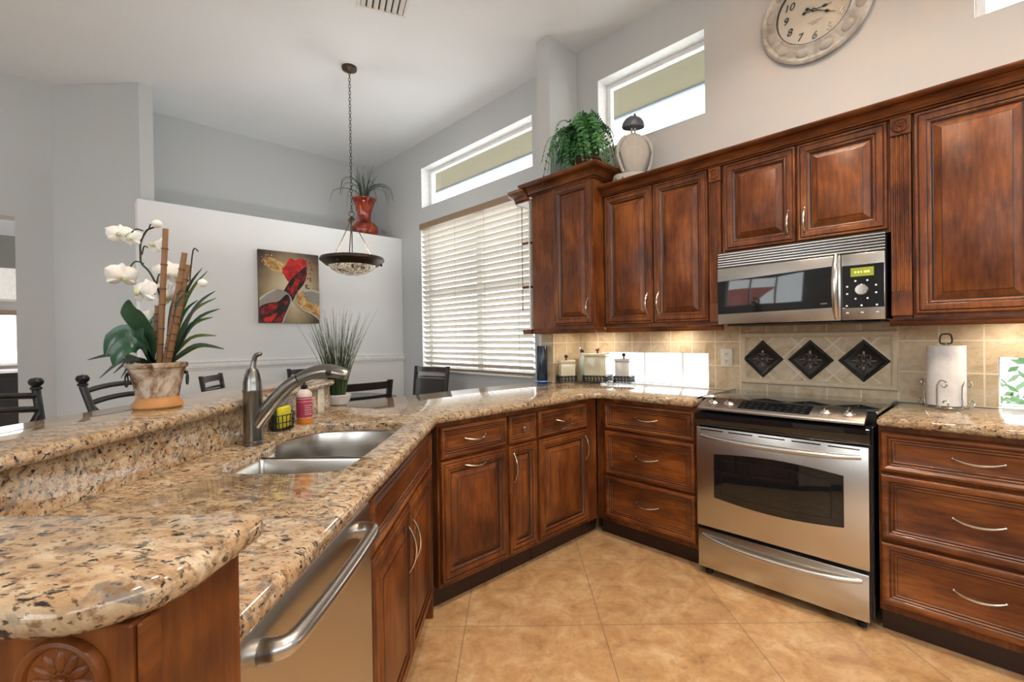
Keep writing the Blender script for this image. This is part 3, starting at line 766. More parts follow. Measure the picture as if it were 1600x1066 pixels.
# local x -.38..+.38 left to right, y=0 at cabinet face
m = MB(); m.box(-.377, .377, -.005, .50, .045, .862, 'black', .003); m.box(-.38, .38, .052, .53, .863, .9155, 'black', .002); m.build('body', t)
m = MB(); m.box(-.3855, .3855, .05, .535, .9165, .925, 'blackglass', .003, 2)
for (x, y, r_) in ((-.19, .17, .09), (.19, .17, .105), (-.19, .40, .075), (.19, .40, .09)):
    m.lathe([(r_, .9252), (r_+.0025, .9253)], 'castedge', (x, y, 0), 40, cap=False)
m.build('cooktop', t)
for sx in (-1, 1):
    m = MB(); m.box(sx*.3865, sx*.391, .0, .535, .9165, .928, 'steel', .001); m.build('side_trim', t)
m = MB()
prof = [(.053, .9265), (.046, .929), (-.055, .892), (-.064, .884), (-.064, .876), (-.052, .874), (.053, .90)]
def bow(x): return -.012*(1-(x/.38)**2)
xs = [-.355+.71*i/12 for i in range(13)]
m.rings([[(x*(1 if j not in (0, 1, 6) else .985), y+(bow(x) if y < 0 else 0), z) for j, (y, z) in enumerate(prof)] for x in xs], 'steel', 'steel', 'steel'); cp = m.build('control_panel', t)
tilt = atan2(.929-.892, .046+.055)
def on_panel(x, v, h=0):  # v 0..1 from front edge to back edge of the sloping panel
    b = bow(x)*(1-v); return Vector((x, -.055+.101*v+b-h*sin(tilt), .892+.037*v+h*cos(tilt)))
for i, x in enumerate((-.292, -.212, .207, .290)):
    m = MB(); T = Matrix.Translation(on_panel(x, .48, .001)) @ Matrix.Rotation(tilt, 4, 'X')
    m.lathe([(.024, 0), (.025, .002), (.021, .006), (.014, .010), (.013, .016), (0, .017)], 'nickel', seg=24, T=T)
    m.box(-.004, .004, -.020, .020, .010, .024, 'nickel', .002, T=T); m.build('knob', cp)
m = MB(); L_ = [on_panel(x, v, .0012) for x, v in ((-.160, .12), (.150, .12), (.150, .88), (-.160, .88))]
m.add(L_+[p+Vector((0, 0, -.003)) for p in L_], [(0, 1, 2, 3), (4, 5, 1, 0), (5, 6, 2, 1), (6, 7, 3, 2), (7, 4, 0, 3)], 'blackglass')
for i in range(9):
    for j in range(3):
        if 3 < i < 6 and j == 2: continue
        q = on_panel(-.142+i*.033, .24+j*.22, .0016); m.box(-.008, .008, -.0022, .0022, 0, .0003, 'castedge', T=Matrix.Translation(q) @ Matrix.Rotation(tilt, 4, 'X'))
m.build('touch_display', cp)
m = MB(); N = 14; fr = [(.868, -.038), (.855, -.058), (.83, -.060), (.80, -.050), (.788, -.040), (.786, -.006), (.868, -.006)]
xs = [-.372+.744*i/N for i in range(N+1)]
m.rings([[(x, y+(bow(x) if y < -.01 else 0), z) for z, y in fr] for x in xs], 'blackglass', 'blackglass', 'blackglass'); m.build('front_fascia', t)
# oven door
def arch(x0, x1, zt, zb, bu, bd, n=14):
    p = [(x0+(x1-x0)*i/n, zb-bd*sin(pi*i/n)) for i in range(n+1)]+[(x1-(x1-x0)*i/n, zt+bu*sin(pi*i/n)) for i in range(n+1)]; return p
m = MB(); m.box(-.369, .369, -.055, -.007, .262, .783, 'steel', .006, 2); dr = m.build('oven_door', t)
m = MB(); a = arch(-.277, .280, .648, .424, .020, .022)
m.rings([[(x, -.0552, z) for x, z in a], [(x, -.0572, z) for x, z in a], [(x, -.0575, z) for x, z in inset(a, .004)]], 'black', None, 'blackglass')
m.build('oven_window', dr)
m = MB(); a2 = arch(-.245, .235, .622, .452, .012, .014); m.rings([[(x, -.0577, z) for x, z in a2], [(x, -.0580, z) for x, z in inset(a2, .003)]], 'castmetal', None, 'blackglass'); m.build('window_screen', dr)
def bar_handle(parent, L, z, y, rise, drop, r=.0115):
    m = MB(); pts = []
    for i in range(25):
        q = i/24*2-1; pts.append((q*L/2, y-rise*(1-abs(q)**4), z-drop*(1-q*q)))
    m.tube(pts, [r*(1.15-.25*abs(i/24*2-1)) for i in range(25)], 'steel', 12)
    return m.build('handle', parent)
bar_handle(dr, .68, .737, -.056, .042, .008)
m = MB()
for i in range(5):
    x = -.345+i*.142; m.box(x, x+.115, -.0562, -.0545, .766, .772, 'black', .0008)
m.build('vent_slots', dr)
m = MB(); m.box(-.366, .366, -.052, -.006, .043, .245, 'steel', .006, 2); dw = m.build('warming_drawer', t); bar_handle(dw, .68, .214, -.053, .036, .022, .012)
for x in (-.33, .33):
    for y in (.0, .45):
        m = MB(); m.lathe([(.018, 0), (.018, .02), (.010, .022), (.010, .044)], 'rubber', (x, y, 0), 14); m.build('foot', t)

# ------------------------------------------------------------------ microwave (local origin at centre of range bay, y=0 at front face)
t = thing('microwave', 'stainless over-the-range microwave with black glass door and vent grille', 'microwave', (2.655, .7235, 1.318), RR)
hw = .3685
m = MB(); m.box(-hw, hw, .001, .378, .004, .395, 'black', .004); m.box(-hw+.03, hw-.02, .03, .30, -.008, .003, 'black', .004); m.build('body', t)
m = MB(); m.box(-hw, hw, -.008, .0005, .312, .396, 'black')
for i in range(6): m.box(-hw, hw, -.015+.0006*i, -.004, .318+i*.0135, .318+i*.0135+.0075, 'steel', .002)
m.build('vent_grille', t)
xd = .205
m = MB(); m.box(-hw, xd-.001, -.018, .0005, .004, .310, 'steel', .004, 2); dr = m.build('door', t)
a = [(-hw+.001, .058), (xd-.035, .066), (xd-.035, .262), (-.1, .250), (-hw+.001, .238)]
m = MB(); m.rings([[(x, -.0181, z) for x, z in a], [(x, -.0196, z) for x, z in a], [(x, -.02, z) for x, z in inset(a, .003)]], 'blackglass', None, 'blackglass'); gl = m.build('door_window', dr)
m = MB(); m.box(xd-.083, xd-.055, -.0204, -.0200, .084, .090, 'castedge'); m.build('maker_mark', dr)
m = MB(); pts = [(xd-.018, -.020-.036*(1-abs(q)**2.5), .162+q*.150) for q in [i/16*2-1 for i in range(17)]]
m.tube(pts, [.009+.006*(1-(i/16*2-1)**2) for i in range(17)], 'nickel', 12); m.build('handle', dr)
m = MB(); m.box(xd+.001, hw, -.018, .0005, .004, .310, 'steel', .004, 2); cp = m.build('control_panel', t)
m = MB(); m.box(xd+.005, hw-.003, -.0205, -.0181, .060, .257, 'blackglass', .001); m.build('keypad', cp)
m = MB(); m.box(xd+.038, xd+.124, -.0212, -.0206, .203, .243, 'lcd')
for i, wd in enumerate((.010, .010, .006, .014, .012)): m.box(xd+.052+i*.012, xd+.052+i*.012+wd*.7, -.0215, -.0212, .219, .227, 'lcdtext')
m.build('lcd_display', cp)
m = MB(); T = Matrix.Translation((xd+.078, -.0205, .142)) @ Matrix.Rotation(pi/2, 4, 'X'); m.lathe([(.025, 0), (.025, .008), (.022, .012), (0, .0125)], 'nickel', seg=28, T=T); m.build('dial', cp)
for i in range(11):
    if i < 8: q = radians(22.5+45*i); x, z = xd+.078+.058*cos(q), .142+.044*sin(q)
    else: x, z = xd+.022+(i-8)*.056, .066+.004
    m = MB(); m.lathe([(.0042, 0), (.0042, .002), (0, .0025)], 'white', seg=12, T=Matrix.Translation((x, -.0205, z)) @ Matrix.Rotation(pi/2, 4, 'X')); m.build('button', cp)
for i in range(3):
    m = MB(); m.lathe([(.0055, 0), (.0055, .003), (0, .004)], 'nickel', seg=14, T=Matrix.Translation((xd+.024+i*.056, -.018, .036)) @ Matrix.Rotation(pi/2, 4, 'X')); m.build('button', cp)

# ------------------------------------------------------------------ wall cabinets
UX = 2.71
t = thing('tall_corner_wall_cabinet', 'taller projecting cherry wall cabinet with single door under the fern', 'cabinet', (2.59, 2.465, 0), RR); w = .572
m = MB(); m.box(.0965, w, 0, .448, 1.325, 2.405, 'wood', .001); m.box(0, .096, .0, .105, 1.325, 2.405, 'wood', .001); m.build('carcass', t)
door(t, .225, w-.008, 1.345, 2.332, w-.04, 1.460, L=.13)
t = thing('wall_cabinet', 'cherry wall cabinet with two tall doors above the canisters', 'cabinet', (UX, 1.8915, 0), RR); w = .732
m = MB(); m.box(0, w, 0, .329, 1.325, 2.262, 'wood', .001); m.build('carcass', t)
door(t, .012, .372, 1.345, 2.215, .334, 1.470); door(t, .378, w-.008, 1.345, 2.215, .412, 1.470)
t = thing('wall_cabinet', 'short cherry wall cabinet with two doors above the microwave', 'cabinet', (UX, 1.090, 0), RR); w = .747
m = MB(); m.box(0, w, 0, .329, 1.7165, 2.262, 'wood', .001); m.build('carcass', t)
door(t, .016, .372, 1.730, 2.215, .338, 1.828); door(t, .378, w-.008, 1.730, 2.215, .412, 1.828)
t = thing('wall_cabinet', 'cherry wall cabinet right of microwave above paper towel roll', 'cabinet', (UX, .267, 0), RR); w = .79
m = MB(); m.box(0, w, 0, .329, 1.325, 2.262, 'wood', .001); m.build('carcass', t)
door(t, .007, .392, 1.340, 2.215); door(t, .398, w-.007, 1.340, 2.215, .43, 1.47)
def pilaster(label, yl, w):
    t = thing('fluted_pilaster', label, 'pilaster', (UX, yl, 0), RR)
    m = MB(); n = 4; z0, z1 = 1.445, 2.135; pr = []
    m.box(.001, w-.001, .0, .329, 1.325, 2.262, 'wood')
    fl = (w-.012)/n; pts = [(0, -.016)]
    for i in range(n):
        x = .006+i*fl
        for k in range(7): a = pi*k/6; pts.append((x+fl/2-cos(a)*fl*.36, -.016+.006*sin(a)))
    pts += [(w, -.016), (w, -.0005), (0, -.0005)]
    m.rings([[(x, y, z) for x, y in pts] for z in (z0, z1)], 'wood', 'wood', 'wood'); m.build('fluted_shaft', t)
    m = MB(); m.box(-.002, w+.002, -.022, -.0005, 1.335, 1.443, 'wood', .003); m.build('plinth', t)
    m = MB(); m.box(-.002, w+.002, -.021, -.0005, 2.137, 2.218, 'wood', .003)
    rosette(m, Matrix.Translation((w/2, -.0205, 2.178)) @ Matrix.Rotation(pi/2, 4, 'X'), w*.42, 10); m.build('rosette_block', t)
pilaster('narrow fluted pilaster with rosette left of microwave', 1.1585, .064)
pilaster('narrow fluted pilaster with rosette right of microwave', .340, .070)
crown = [(0, 0), (.011, 0), (.015, .005), (.013, .0095), (.010, .012), (.020, .014), (.022, .022), (.019, .0245), (.026, .038), (.040, .050), (.052, .055), (.050, .0585), (.060, .061), (.070, .070), (.074, .078), (.074, .086), (0, .086)]
CG = (3, 6, 10)
m = MB(); m.sweep([(UX-.012, 1.891), (UX-.012, -.522)], [(o, z*.76+2.2175) for o, z in crown], 'woodx', glaze=CG)
# level grain follows the wall, so the grain axis here is y
m.mats[0] = 'woody'; M['woody'] = wood('cherry_wood_wall_grain', 'y')
tag(m.build('crown_moulding'), 'long lower cherry crown moulding over microwave and wall cabinets', 'moulding')
m = MB(); m.sweep([(2.698, 2.467), (2.588, 2.467), (2.588, 1.891), (XW-.002, 1.891)], [(o, z+2.334) for o, z in crown], 'woody', glaze=CG)
tag(m.build('crown_moulding'), 'short raised cherry crown moulding on projecting corner cabinet under fern', 'moulding')
rail = [(0, 0), (.012, 0), (.016, .006), (.016, .018), (.008, .026), (.008, .034), (0, .034)]
def lrail(path, label):
    m = MB(); m.sweep(path, [(o-.012, z+1.290) for o, z in rail], 'woody'); tag(m.build('light_rail'), label, 'moulding')
lrail([(UX, 1.888), (UX, 1.094)], 'cherry light rail under two-door cabinet left of microwave')
lrail([(UX, .350), (UX, -.522)], 'cherry light rail under wall cabinet right of microwave')
lrail([(2.59, 2.466), (2.59, 1.892), (UX-.006, 1.892)], 'cherry light rail under projecting corner cabinet')
for lb, x, y, e in (('under the projecting corner cabinet', 2.84, 2.12, .9), ('under the two-door cabinet left of microwave', 2.88, 1.50, .8), ('under the wall cabinet right of microwave', 2.88, -.05, .7)):
    t = thing('puck_light', 'small round puck light '+lb, 'light', (x, y, 1.3245))
    m = MB(); m.lathe([(.028, -.014), (.034, -.012), (.035, 0)], 'trim', seg=24, cap=False); m.build('housing', t)
    m = MB(); m.lathe([(0, -.0135), (.028, -.0135)], 'lamp_on', seg=24, cap=False); m.build('lens', t)
    l = bpy.data.lights.new('puck_lamp', 'AREA'); l.shape = 'DISK'; l.size = .05; l.energy = e; l.color = (1, .86, .68)
    o = bpy.data.objects.new('puck_lamp', l); COL.objects.link(o); o.location = (x, y, 1.308)
# open end shelves on the dining side of the wing wall
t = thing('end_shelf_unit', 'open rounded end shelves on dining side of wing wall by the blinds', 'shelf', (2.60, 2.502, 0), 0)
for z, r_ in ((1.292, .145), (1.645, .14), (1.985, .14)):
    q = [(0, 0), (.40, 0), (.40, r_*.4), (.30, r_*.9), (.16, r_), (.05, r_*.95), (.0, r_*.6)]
    m = MB(); m.prism(q, z+.001, z+(.02 if z > 1.4 else .034), 'woodx', .003); m.prism(inset(q, .004), z-.001, z+.001, 'trim'); m.build('shelf', t)  # white underside sheet paints in window reflections on the glossy shelf varnish
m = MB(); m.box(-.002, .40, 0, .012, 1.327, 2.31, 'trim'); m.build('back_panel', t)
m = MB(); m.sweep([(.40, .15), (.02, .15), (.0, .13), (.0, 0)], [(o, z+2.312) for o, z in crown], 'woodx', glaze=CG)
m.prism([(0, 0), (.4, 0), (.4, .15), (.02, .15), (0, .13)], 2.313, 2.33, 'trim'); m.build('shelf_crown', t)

# ------------------------------------------------------------------ backsplash
MED = (.357, 1.108, .968, 1.272)
m = MB(); wall_grid(m, 'x', 3.02, XW-.0005, -.85, 2.358, .9155, 1.335, [WIN[5], WIN[6]], 'tile', 'tileb'); struct(m.build('trim_4'))
m = MB(); m.box(2.689, 2.6995, 2.3697, 2.475, .9155, 1.322, 'tile'); m.box(2.688, 3.0195, 2.358, 2.3695, .9155, 1.322, 'tiley'); struct(m.build('trim_5'))
m = MB(); m.box(2.685, 2.6995, 2.476, 2.5, .9155, 1.29, 'trim', .002); struct(m.build('trim_6'))
m = MB(); y0, y1, z0, z1 = MED; m.box(3.016, 3.0195, y0+.02, y1-.02, z0+.02, z1-.02, 'tiled')
L = [[(x, y0+i, z0+i), (x, y1-i, z0+i), (x, y1-i, z1-i), (x, y0+i, z1-i)] for i, x in ((0, 3.0195), (0, 3.010), (.004, 3.005), (.012, 3.003), (.020, 3.006), (.026, 3.011), (.030, 3.0155))]
m.rings(L, 'tileb'); struct(m.build('trim_7'))
def medallion(y, label):
    t = thing('metal_medallion_tile', label, 'tile', (3.0155, y, 1.116), RR, 'diamond metal tiles behind the range')
    h = .1115; T = Matrix.Rotation(pi/4, 4, 'Y'); s_ = h/1.4142
    m = MB(); L = [[(-a, o, -a), (a, o, -a), (a, o, a), (-a, o, a)] for a, o in ((s_, 0), (s_, -.006), (s_-.004, -.009), (s_-.010, -.009))]
    L2 = [[(-a, o, -a), (a, o, -a), (a, o, a), (-a, o, a)] for a, o in ((s_-.010, -.009), (s_-.013, -.006), (s_-.016, -.0085), (s_-.019, -.006), (s_-.021, -.005))]
    m.rings(L, 'castmetal', None, None, T); m.rings(L2, ['castedge', 'castmetal', 'castedge', 'castmetal'], None, 'castmetal', T)
    m.build('frame', t)
    m = MB()
    for k in range(4):
        q = Matrix.Rotation(k*pi/2, 4, 'Y')
        m.ball((.0, -.006, .040), (.0075, .005, .017), 'castedge', 10, 8, T=q)
        for sg in (-1, 1):
            m.ball((sg*.012, -.006, .034), (.006, .004, .010), 'castmetal', 8, 6, T=q @ Matrix.Rotation(sg*.5, 4, 'Y'))
            pts = [(sg*(.016+.012*cos(a)), -.0065, .020+.012*sin(a)) for a in [radians(x) for x in range(-60, 241, 30)]]
            m.tube(pts, .0022, 'castedge', 6, T=q)
    m.build('floral_relief', t)
    m = MB(); m.box(-.012, .012, -.0105, -.005, -.012, .012, 'castmetal', .002); m.box(-.006, .006, -.0118, -.0105, -.006, .006, 'castedge', .0005); m.build('centre_square', t)
medallion(.985, 'leftmost of three diamond cast metal tiles behind range, nearest outlet')
medallion(.739, 'middle of three diamond cast metal tiles behind the range')
medallion(.497, 'rightmost of three diamond cast metal tiles, nearest paper towel roll')
def outlet(label, loc, rz):
    t = thing('wall_outlet', label, 'outlet', loc, rz)
    m = MB(); m.box(-.036, .036, -.006, 0, -.058, .058, 'ivory', .003, 2); m.build('cover_plate', t)
    for z in (-.021, .021):
        m = MB(); pl = rounded([(-.017, z-.014), (.017, z-.014), (.017, z+.014), (-.017, z+.014)], .009, 4)
        m.rings([[(x, -.0062, q) for x, q in pl], [(x, -.0078, q) for x, q in pl]], 'ivory', None, 'ivory')
        for x in (-.006, .006): m.box(x-.0012, x+.0012, -.0083, -.0077, z-.001, z+.008, 'black')
        m.ball((0, -.0078, z-.008), (.0026, .0006, .0026), 'black', 8, 6); m.build('socket', t)
outlet('ivory double outlet on tile backsplash left of the diamond tiles', (3.0198, 1.198, 1.118), RR)
outlet('pale outlet plate on low granite backsplash behind soap bottle', (*dn(2.29, -.9533), .972), RD)

# ------------------------------------------------------------------ dining window blind
t = thing('venetian_blind', 'wide cream slatted blind covering the big dining window', 'blind', (3.055, 3.785, 0), RR)
hwB = .895
m = MB(); m.box(-hwB, hwB, -.045, .03, 2.535, 2.600, 'brass', .004); m.build('headrail', t)
m = MB(); n = 27; sp = (2.50-.985)/(n-1)
for i in range(n):
    z = .985+i*sp; T = Matrix.Translation((0, 0, z)) @ Matrix.Rotation(radians(-40), 4, 'X')
    L = [[(x, y, zz) for y, zz in ((-.031, 0), (-.015, .0022), (0, .003), (.015, .0022), (.031, 0), (.015, .0002), (0, .0008), (-.015, .0002))] for x in (-hwB+.01, hwB-.01)]
    m.rings(L, 'slat', 'slat', 'slat', T)
m.build('slats', t)
m = MB()
for x in (-.72, -.24, .24, .72):
    for y in (-.026, .026): m.tube([(x, y, .93), (x, y, 2.54)], .0012, 'brass', 5)
m.build('ladder_cords', t)
m = MB(); m.box(-hwB+.008, hwB-.008, -.03, .03, .922, .944, 'brass', .004); m.build('bottom_rail', t)
m = MB(); m.tube([(.80, -.05, 2.54), (.80, -.055, 1.55)], .004, 'brass', 8); m.ball((.80, -.055, 1.53), (.007, .007, .02), 'iron', 10, 8); m.build('tilt_wand', t)

# ------------------------------------------------------------------ pendant lamp
t = thing('pendant_lamp', 'bronze bowl pendant with mosaic glass hanging on long chain', 'lamp', (1.775, 3.79, 0), radians(-43.76))
m = MB(); m.lathe([(0, ZC-.045), (.012, ZC-.044), (.03, ZC-.035), (.06, ZC-.022), (.062, ZC-.001)], 'iron', seg=28); m.build('canopy', t)
m = MB(); z = 2.36; k = 0
while z < ZC-.05:
    pts = [(.009*cos(a), 0, .017*sin(a)) for a in [2*pi*i/10 for i in range(10)]]
    m.tube(pts, .0024, 'iron', 5, True, T=Matrix.Translation((0, 0, z)) @ Matrix.Rotation(k*pi/2, 4, 'Z')); z += .0275; k += 1
m.build('chain', t)
m = MB(); m.tube([(.022*cos(a), 0, 2.33+.022*sin(a)) for a in [2*pi*i/16 for i in range(16)]], .003, 'iron', 6, True)
m.lathe([(0, 2.235), (.012, 2.238), (.03, 2.262), (.034, 2.275), (.022, 2.288), (.008, 2.31), (0, 2.312)], 'iron', seg=20); m.build('hub', t)
m = MB(); m.tube([(0, 0, 2.24), (0, 0, 1.92)], .005, 'iron', 8); m.build('stem', t)
for a in (162, 282, 42):
    q = radians(a); m = MB(); m.tube([(.02*cos(q), .02*sin(q), 2.255), (.195*cos(q), .195*sin(q), 1.962)], .0042, 'iron', 8); m.build('rod', t)
m = MB(); m.lathe([(.185, 1.962), (.21, 1.968), (.255, 1.958), (.262, 1.945), (.262, 1.935), (.250, 1.925), (.215, 1.895), (.196, 1.888), (.19, 1.895), (.20, 1.93), (.185, 1.962)], 'iron', seg=48)
for a in (20, 140, 260): q = radians(a); m.ball((.235*cos(q), .235*sin(q), 1.905), .011, 'iron', 10, 8)
m.build('rim', t)
m = MB(); m.lathe([(0, 1.812), (.06, 1.815), (.12, 1.832), (.165, 1.858), (.196, 1.893)], 'mosaic', seg=48, cap=False); m.lathe([(.19, 1.894), (.1, 1.835), (0, 1.82)], 'mosaic', seg=48, cap=False); m.build('glass_bowl', t)
m = MB(); m.ball((.1, 0, 1.90), .022, 'lamp_on', 12, 8); m.build('bulb', t)
for a in (60, 180, 300):
    l = bpy.data.lights.new('pendant_bulb', 'POINT'); l.energy = 7; l.color = (1, .97, .92); l.shadow_soft_size = .03
    o = bpy.data.objects.new('pendant_bulb', l); COL.objects.link(o); o.parent = t; o.location = (.08*cos(radians(a)), .08*sin(radians(a)), 1.93)

# ------------------------------------------------------------------ ceiling register
t = thing('air_vent', 'white slotted air vent in the ceiling', 'vent', (1.60, 2.885, ZC), radians(-22))
m = MB(); 
m.box(-.17, .17, -.12, -.095, -.012, -.001, 'trim', .003); m.box(-.17, .17, .095, .12, -.012, -.001, 'trim', .003)
m.box(-.17, -.145, -.095, .095, -.012, -.001, 'trim', .003); m.box(.145, .17, -.095, .095, -.012, -.001, 'trim', .003); m.build('frame', t)
m = MB(); m.box(-.145, .145, -.095, .095, -.002, -.001, 'black'); m.build('backing', t)
m = MB()
for i in range(7):
    x = -.126+i*.042; m.box(x-.0155, x+.0155, -.095, .095, -.0015, .0, 'trim', T=Matrix.Translation((0, 0, -.007)) @ Matrix.Translation((x, 0, 0)) @ Matrix.Rotation(.35, 4, 'Y') @ Matrix.Translation((-x, 0, 0)))
m.build('louvers', t)
# downlights over the kitchen floor, out of the picture; real lamps
k = 0
for x, y, lb in ((1.9, .75, 'recessed downlight above the range'), (1.75, -.55, 'recessed downlight above right drawers'), (.85, .6, 'recessed downlight above the dishwasher'), (.6, -.9, 'recessed downlight behind the camera')):
    t = thing('recessed_light', 'round '+lb+' in kitchen ceiling', 'ceiling light', (x, y, ZC))
    m = MB(); m.lathe([(.075, -.010), (.10, -.006), (.10, -.001)], 'trim', cap=False); m.build('trim_ring', t)
    m = MB(); m.lathe([(.0, -.0105), (.075, -.0105)], 'lamp_on'); m.build('lens', t)
    l = bpy.data.lights.new('downlight', 'AREA'); l.shape = 'DISK'; l.size = .15; l.energy = 15; l.color = (1, .90, .77); l.spread = radians(130)
    o = bpy.data.objects.new('downlight', l); COL.objects.link(o); o.location = (x, y, ZC-.014)

# ------------------------------------------------------------------ wall clock
t = thing('wall_clock', 'round whitewashed carved clock on wall above the microwave cabinets', 'clock', (3.034, .705, 3.045), RR)
Rk = .272
m = MB(); TX = Matrix.Rotation(pi/2, 4, 'X')
m.lathe([(Rk-.01, 0), (Rk, .006), (Rk, .018), (Rk-.012, .026), (Rk-.022, .024), (Rk-.03, .020), (.20, .028), (.186, .040), (.180, .040), (.176, .020)], 'whitewash', seg=72, T=TX, cap=False)
for i in range(12):
    q = TX @ Matrix.Rotation(2*pi*(i+.5)/12, 4, 'Z'); m.ball((.219, 0, .022), (.027, .036, .012), 'stucco_white', 14, 8, T=q)
m.build('frame', t)
m = MB(); m.lathe([(.178, .0385), (.1815, .0405), (.1785, .0415), (.1765, .030)], 'black', seg=64, T=TX, cap=False); m.build('bezel', t)
m = MB(); m.lathe([(0, .021), (.178, .0205)], 'clockface', seg=64, T=TX); m.build('dial', t)
m = MB(); dg = None
for hh in range(1, 13):
    cu = bpy.data.curves.new('n', 'FONT'); cu.body = str(hh); cu.size = .056; cu.shear = .25; cu.align_x = 'CENTER'; cu.align_y = 'CENTER'; cu.extrude = .0008
    ob = bpy.data.objects.new('n', cu); COL.objects.link(ob); bpy.context.view_layer.update()
    me = bpy.data.meshes.new_from_object(ob.evaluated_get(bpy.context.evaluated_depsgraph_get()))
    a = radians(90-30*hh); T = Matrix.Translation((.140*cos(a), -.0225, .140*sin(a))) @ Matrix.Rotation(pi/2, 4, 'X') @ Matrix.Scale(1, 4)
    m.add([v.co for v in me.vertices], [list(p.vertices) for p in me.polygons], 'black', T)
    bpy.data.objects.remove(ob); bpy.data.curves.remove(cu); bpy.data.meshes.remove(me)
for dx, dz, Ls in ((-.03, -.062, .07), (-.015, -.075, .035)):
    pts = [(dx+Ls*i/10, -.0222, dz+.004*sin(i*2.2)) for i in range(11)]; m.tube(pts, .0009, 'castedge', 4)
m.build('numerals', t)
def hand(ang, L, name, tail=.05):
    m = MB(); a = radians(ang); T = Matrix.Translation((0, -.027, 0)) @ Matrix.Rotation(-(a-0), 4, 'Y')
    m.tube([(-tail, 0, 0), (L, 0, 0)], [.0022, .0012], 'black', 6, T=T); m.ball((-tail, 0, 0), (.009, .002, .009), 'black', 12, 6, T=T); m.ball((L*.62, 0, 0), (.013, .002, .007), 'black', 12, 6, T=T)
    m.build(name, t)
hand(-30, .118, 'minute_hand', .035); hand(-2, .085, 'hour_hand', .045)
m = MB(); m.lathe([(.010, .0215), (.010, .030), (0, .031)], 'black', seg=16, T=TX); m.build('hub', t)

# ------------------------------------------------------------------ painting
t = thing('canvas_painting', 'canvas painting of splashing red and amber wine on white wall', 'painting', (1.404, YS-.001, 1.45), 0)
Wp, Hp = .594, .732
m = MB(); m.box(0, Wp, -.032, 0, 0, Hp, 'canvas', .002); m.build('canvas', t)
lay = [0]
def stroke(m, pts, mat, smooth=True):
    lay[0] += 1; y = -.0322-.00022*lay[0]
    p = [(q.x, q.y) for q in catmull([Vector(a) for a in pts], 5, True)] if smooth else pts
    p = ccw([(max(.002, min(Wp-.002, x*Wp)), max(.002, min(Hp-.002, z*Hp))) for x, z in p])
    bm = bmesh.new(); vv = [bm.verts.new((x, y, z)) for x, z in p]
    es = [bm.edges.new((vv[i], vv[(i+1) % len(vv)])) for i in range(len(vv)) if (vv[i].co-vv[(i+1) % len(vv)].co).length > 1e-5]
    bmesh.ops.triangle_fill(bm, use_beauty=True, edges=es, normal=(0, -1, 0)); bm.verts.index_update()
    m.add([v.co.copy() for v in bm.verts], [[v.index for v in f.verts] for f in bm.faces], mat); bm.free()
m = MB()
stroke(m, [(.14, .78), (.09, .84), (.16, .90), (.28, .88), (.38, .84), (.44, .76), (.46, .68), (.50, .60), (.40, .68), (.30, .72), (.22, .72)], 'goldpaint')
stroke(m, [(.17, .82), (.24, .85), (.31, .80), (.26, .75), (.20, .76)], 'canvas'); stroke(m, [(.20, .81), (.25, .825), (.27, .79), (.23, .775)], 'goldpaint')
stroke(m, [(.44, .82), (.51, .92), (.60, .89), (.67, .93), (.77, .90), (.80, .80), (.70, .70), (.60, .65), (.52, .55), (.42, .65), (.38, .75)], 'scarlet')
stroke(m, [(.78, .82), (.68, .75), (.57, .67), (.47, .56), (.40, .46), (.32, .36), (.20, .22), (.26, .14), (.42, .20), (.54, .32), (.63, .45), (.73, .56), (.78, .68)], 'darkwine')
stroke(m, [(.70, .66), (.62, .52), (.52, .40), (.42, .28), (.36, .30), (.46, .42), (.54, .54), (.62, .64)], 'wine')
for i in range(26):
    a, b = random.uniform(.68, .88), random.uniform(.5, .92); r_ = random.uniform(.006, .016)
    stroke(m, [(a-r_, b), (a, b+r_), (a+r_, b), (a, b-r_*1.4)], random.choice(['darkwine', 'wine']))
for i in range(18):
    a, b = random.uniform(.05, .24), random.uniform(.78, .93); r_ = random.uniform(.005, .014)
    stroke(m, [(a-r_, b), (a, b+r_), (a+r_, b), (a, b-r_)], 'goldpaint')
# left glass with red wine, right glass with amber wine
stroke(m, [(.0, .30), (.24, .46), (.42, .44), (.50, .36), (.48, .26), (.38, .06), (.33, .0), (.0, .0)], 'glasswash')
stroke(m, [(.0, .20), (.14, .27), (.30, .30), (.44, .40), (.49, .30), (.38, .08), (.32, .0), (.0, .0)], 'darkwine')
stroke(m, [(.02, .17), (.16, .26), (.30, .27), (.24, .18), (.12, .12), (.04, .10)], 'wine'); stroke(m, [(.26, .06), (.36, .12), (.42, .19), (.36, .06), (.30, .01)], 'wine'); stroke(m, [(.06, .06), (.18, .10), (.28, .14), (.20, .03), (.10, .01)], 'scarlet')
stroke(m, [(.0, .33), (.12, .41), (.25, .465), (.25, .45), (.12, .385), (.0, .30)], 'glassline')
stroke(m, [(.50, .38), (.515, .30), (.45, .16), (.37, .0), (.355, .0), (.44, .17), (.50, .30)], 'glassline')
stroke(m, [(.60, .42), (.72, .46), (.84, .47), (1.0, .44), (1.0, .06), (.86, .14), (.70, .20), (.60, .28), (.58, .36)], 'glasswash')
stroke(m, [(.66, .46), (.60, .36), (.60, .28), (.70, .20), (.86, .14), (1.0, .06), (1.0, .25), (.90, .28), (.80, .32), (.74, .40)], 'goldpaint')
stroke(m, [(.72, .475), (.86, .49), (1.0, .465), (1.0, .44), (.86, .465), (.74, .45)], 'glassline')
stroke(m, [(.58, .40), (.585, .30), (.70, .19), (.86, .125), (1.0, .045), (1.0, .06), (.86, .145), (.71, .205), (.60, .305), (.592, .39)], 'glassline')
m.build('painted_image', t)

